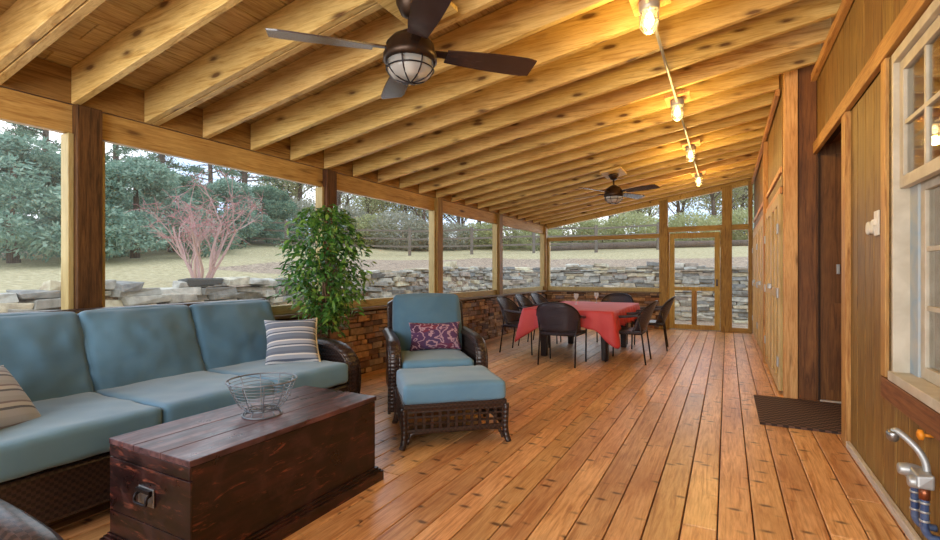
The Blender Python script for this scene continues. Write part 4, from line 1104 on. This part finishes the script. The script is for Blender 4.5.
for i, (px, t_, k, s_, lb) in enumerate([(48, 25, 0, 1.0, 'tall open pine rising behind the evergreens in the far left bay'), (118, 27, 1, .95, 'tall pine with bare trunk just right of the brown near post'),
        (160, 31, 0, 1.1, 'tall pine behind the red shrub, left of the gap of sky'), (212, 30, 1, .9, 'pine with layered branches right of the gap of sky'), (246, 34, 0, 1.2, 'straight-trunked pine behind the evergreens, left of the ficus'),
        (300, 36, 1, 1.0, 'pine partly hidden by the potted ficus')]):
    X, Y = pos(px, t_); stand(use(PN, k), X, Y, s_, TR_.uniform(0, 6), lb, 'tree', 'tall pines behind the evergreens')
WD = [leafy(11, 9, 'olive', n=6500, sz=.17), leafy(12, 10, 'greyleaf', n=4200, sz=.16), leafy(13, 8, 'olive', n=5000, sz=.17), leafy(14, 11, 'greyleaf', n=1500, sz=.14)]
ORD = ['leftmost', 'second from left', 'third from left', 'fourth from left', 'fifth from left', 'sixth from left', 'seventh from left', 'eighth from left', 'ninth from left']
BAY = [(68, 'the leftmost side bay'), (330, 'the side bay behind the sofa'), (437, 'the side bay above the armchair'), (497, 'the second-last side bay'), (540, 'the last side bay'), (664, 'the wide end screen'), (728, 'the screen above the end door'), (900, 'the far right end screen')]
def bay(px): return next(n for q, n in BAY if px < q)
def row(items, word, grp, make):
    cnt = {}
    for px, t_, s_, k in sorted(items):
        by = bay(px); c = cnt.get(by, 0); cnt[by] = c+1
        X, Y = pos(px, t_); stand(make(k), X, Y, s_, TR_.uniform(0, 6), '%s of the %s through %s' % (ORD[c], word, by), 'shrub' if 'shrub' in word else 'tree', grp)
pxs = [290, 335, 372, 402, 430, 458, 486, 512, 545, 578, 610, 642, 672, 706, 742]
row([(px+TR_.uniform(-7, 7), 34+TR_.uniform(-2, 3), TR_.uniform(.8, 1.15), i) for i, px in enumerate(pxs)], 'nearer woodland trees', 'nearer row of woodland trees', lambda k: use(WD, k % 3))
row([(px+TR_.uniform(4, 16), 45+TR_.uniform(-2, 3), TR_.uniform(.85, 1.2), i) for i, px in enumerate(pxs)], 'farther woodland trees', 'farther row of woodland trees', lambda k: use(WD, (k+1) % 3))
row([(px, 40+TR_.uniform(-2, 5), .95, i) for i, px in enumerate([10, 85, 160, 235])], 'hazy leafless trees', 'woodland trees behind the pines', lambda k: use(WD, 3))
def bush(seed, mat):
    R = random.Random(seed); r = empty('woodland_shrub'); m = MB(); tips = []
    for i in range(9):
        a = R.uniform(0, 2*pi); branchy(m, R, Vector((0, 0, -.05)), Vector((cos(a)*.6, sin(a)*.6, 1)).normalized(), 1.1, .03, 2, tips, .6)
    m.build('stems', M['bark'], r); f = MB()
    def samp():
        u_ = Vector((R.gauss(0, 1), R.gauss(0, 1), R.gauss(0, 1))).normalized(); return Vector((u_.x*1.6, u_.y*1.6, 1.0+u_.z*1.0))*R.uniform(.7, 1), u_
    cards(f, 7000, samp, .13, R, 0, 1.8); f.build('foliage', M[mat], r); return r
BS = [bush(51, 'greyleaf'), bush(52, 'olive')]
row([(px, 29.5+TR_.uniform(-.8, 2), TR_.uniform(.8, 1.3), 0 if TR_.random() < .6 else 1) for px in [300, 345, 372, 398, 424, 452, 480, 508, 540, 572, 600, 632, 660, 690, 722, 747]], 'brushy shrubs', 'shrubs at the edge of the woods', lambda k: use(BS, k))
# bare reddish shrub on the bank
R = random.Random(91); r = empty('bare_red_shrub'); m = MB(); tips = []
for i in range(9):
    a = 2*pi*i/9+R.uniform(-.3, .3); q = R.uniform(.25, .62)
    branchy(m, R, Vector((.08*cos(a), .08*sin(a), -.05)), Vector((cos(a)*q, sin(a)*q, 1)).normalized(), R.uniform(.75, 1.0), .026, 1, tips, .36, .10)
m.build('branches', M['redbark'], r)
m = MB()
for t_ in tips:
    for k in range(4):
        d_ = Vector((R.gauss(0, 1), R.gauss(0, 1), R.gauss(.2, .6))).normalized()*R.uniform(.12, .3); m.tube([t_, t_+d_*.6+Vector((0, 0, .02)), t_+d_], [.004, .003, .002], 3, cap=False)
m.build('twigs', M['redtwig'], r)
X, Y = pos(202, 8.7); stand(r, X, Y, 1.22, 0, 'bare many-stemmed shrub with pinkish red twigs just above the stone wall', 'shrub')
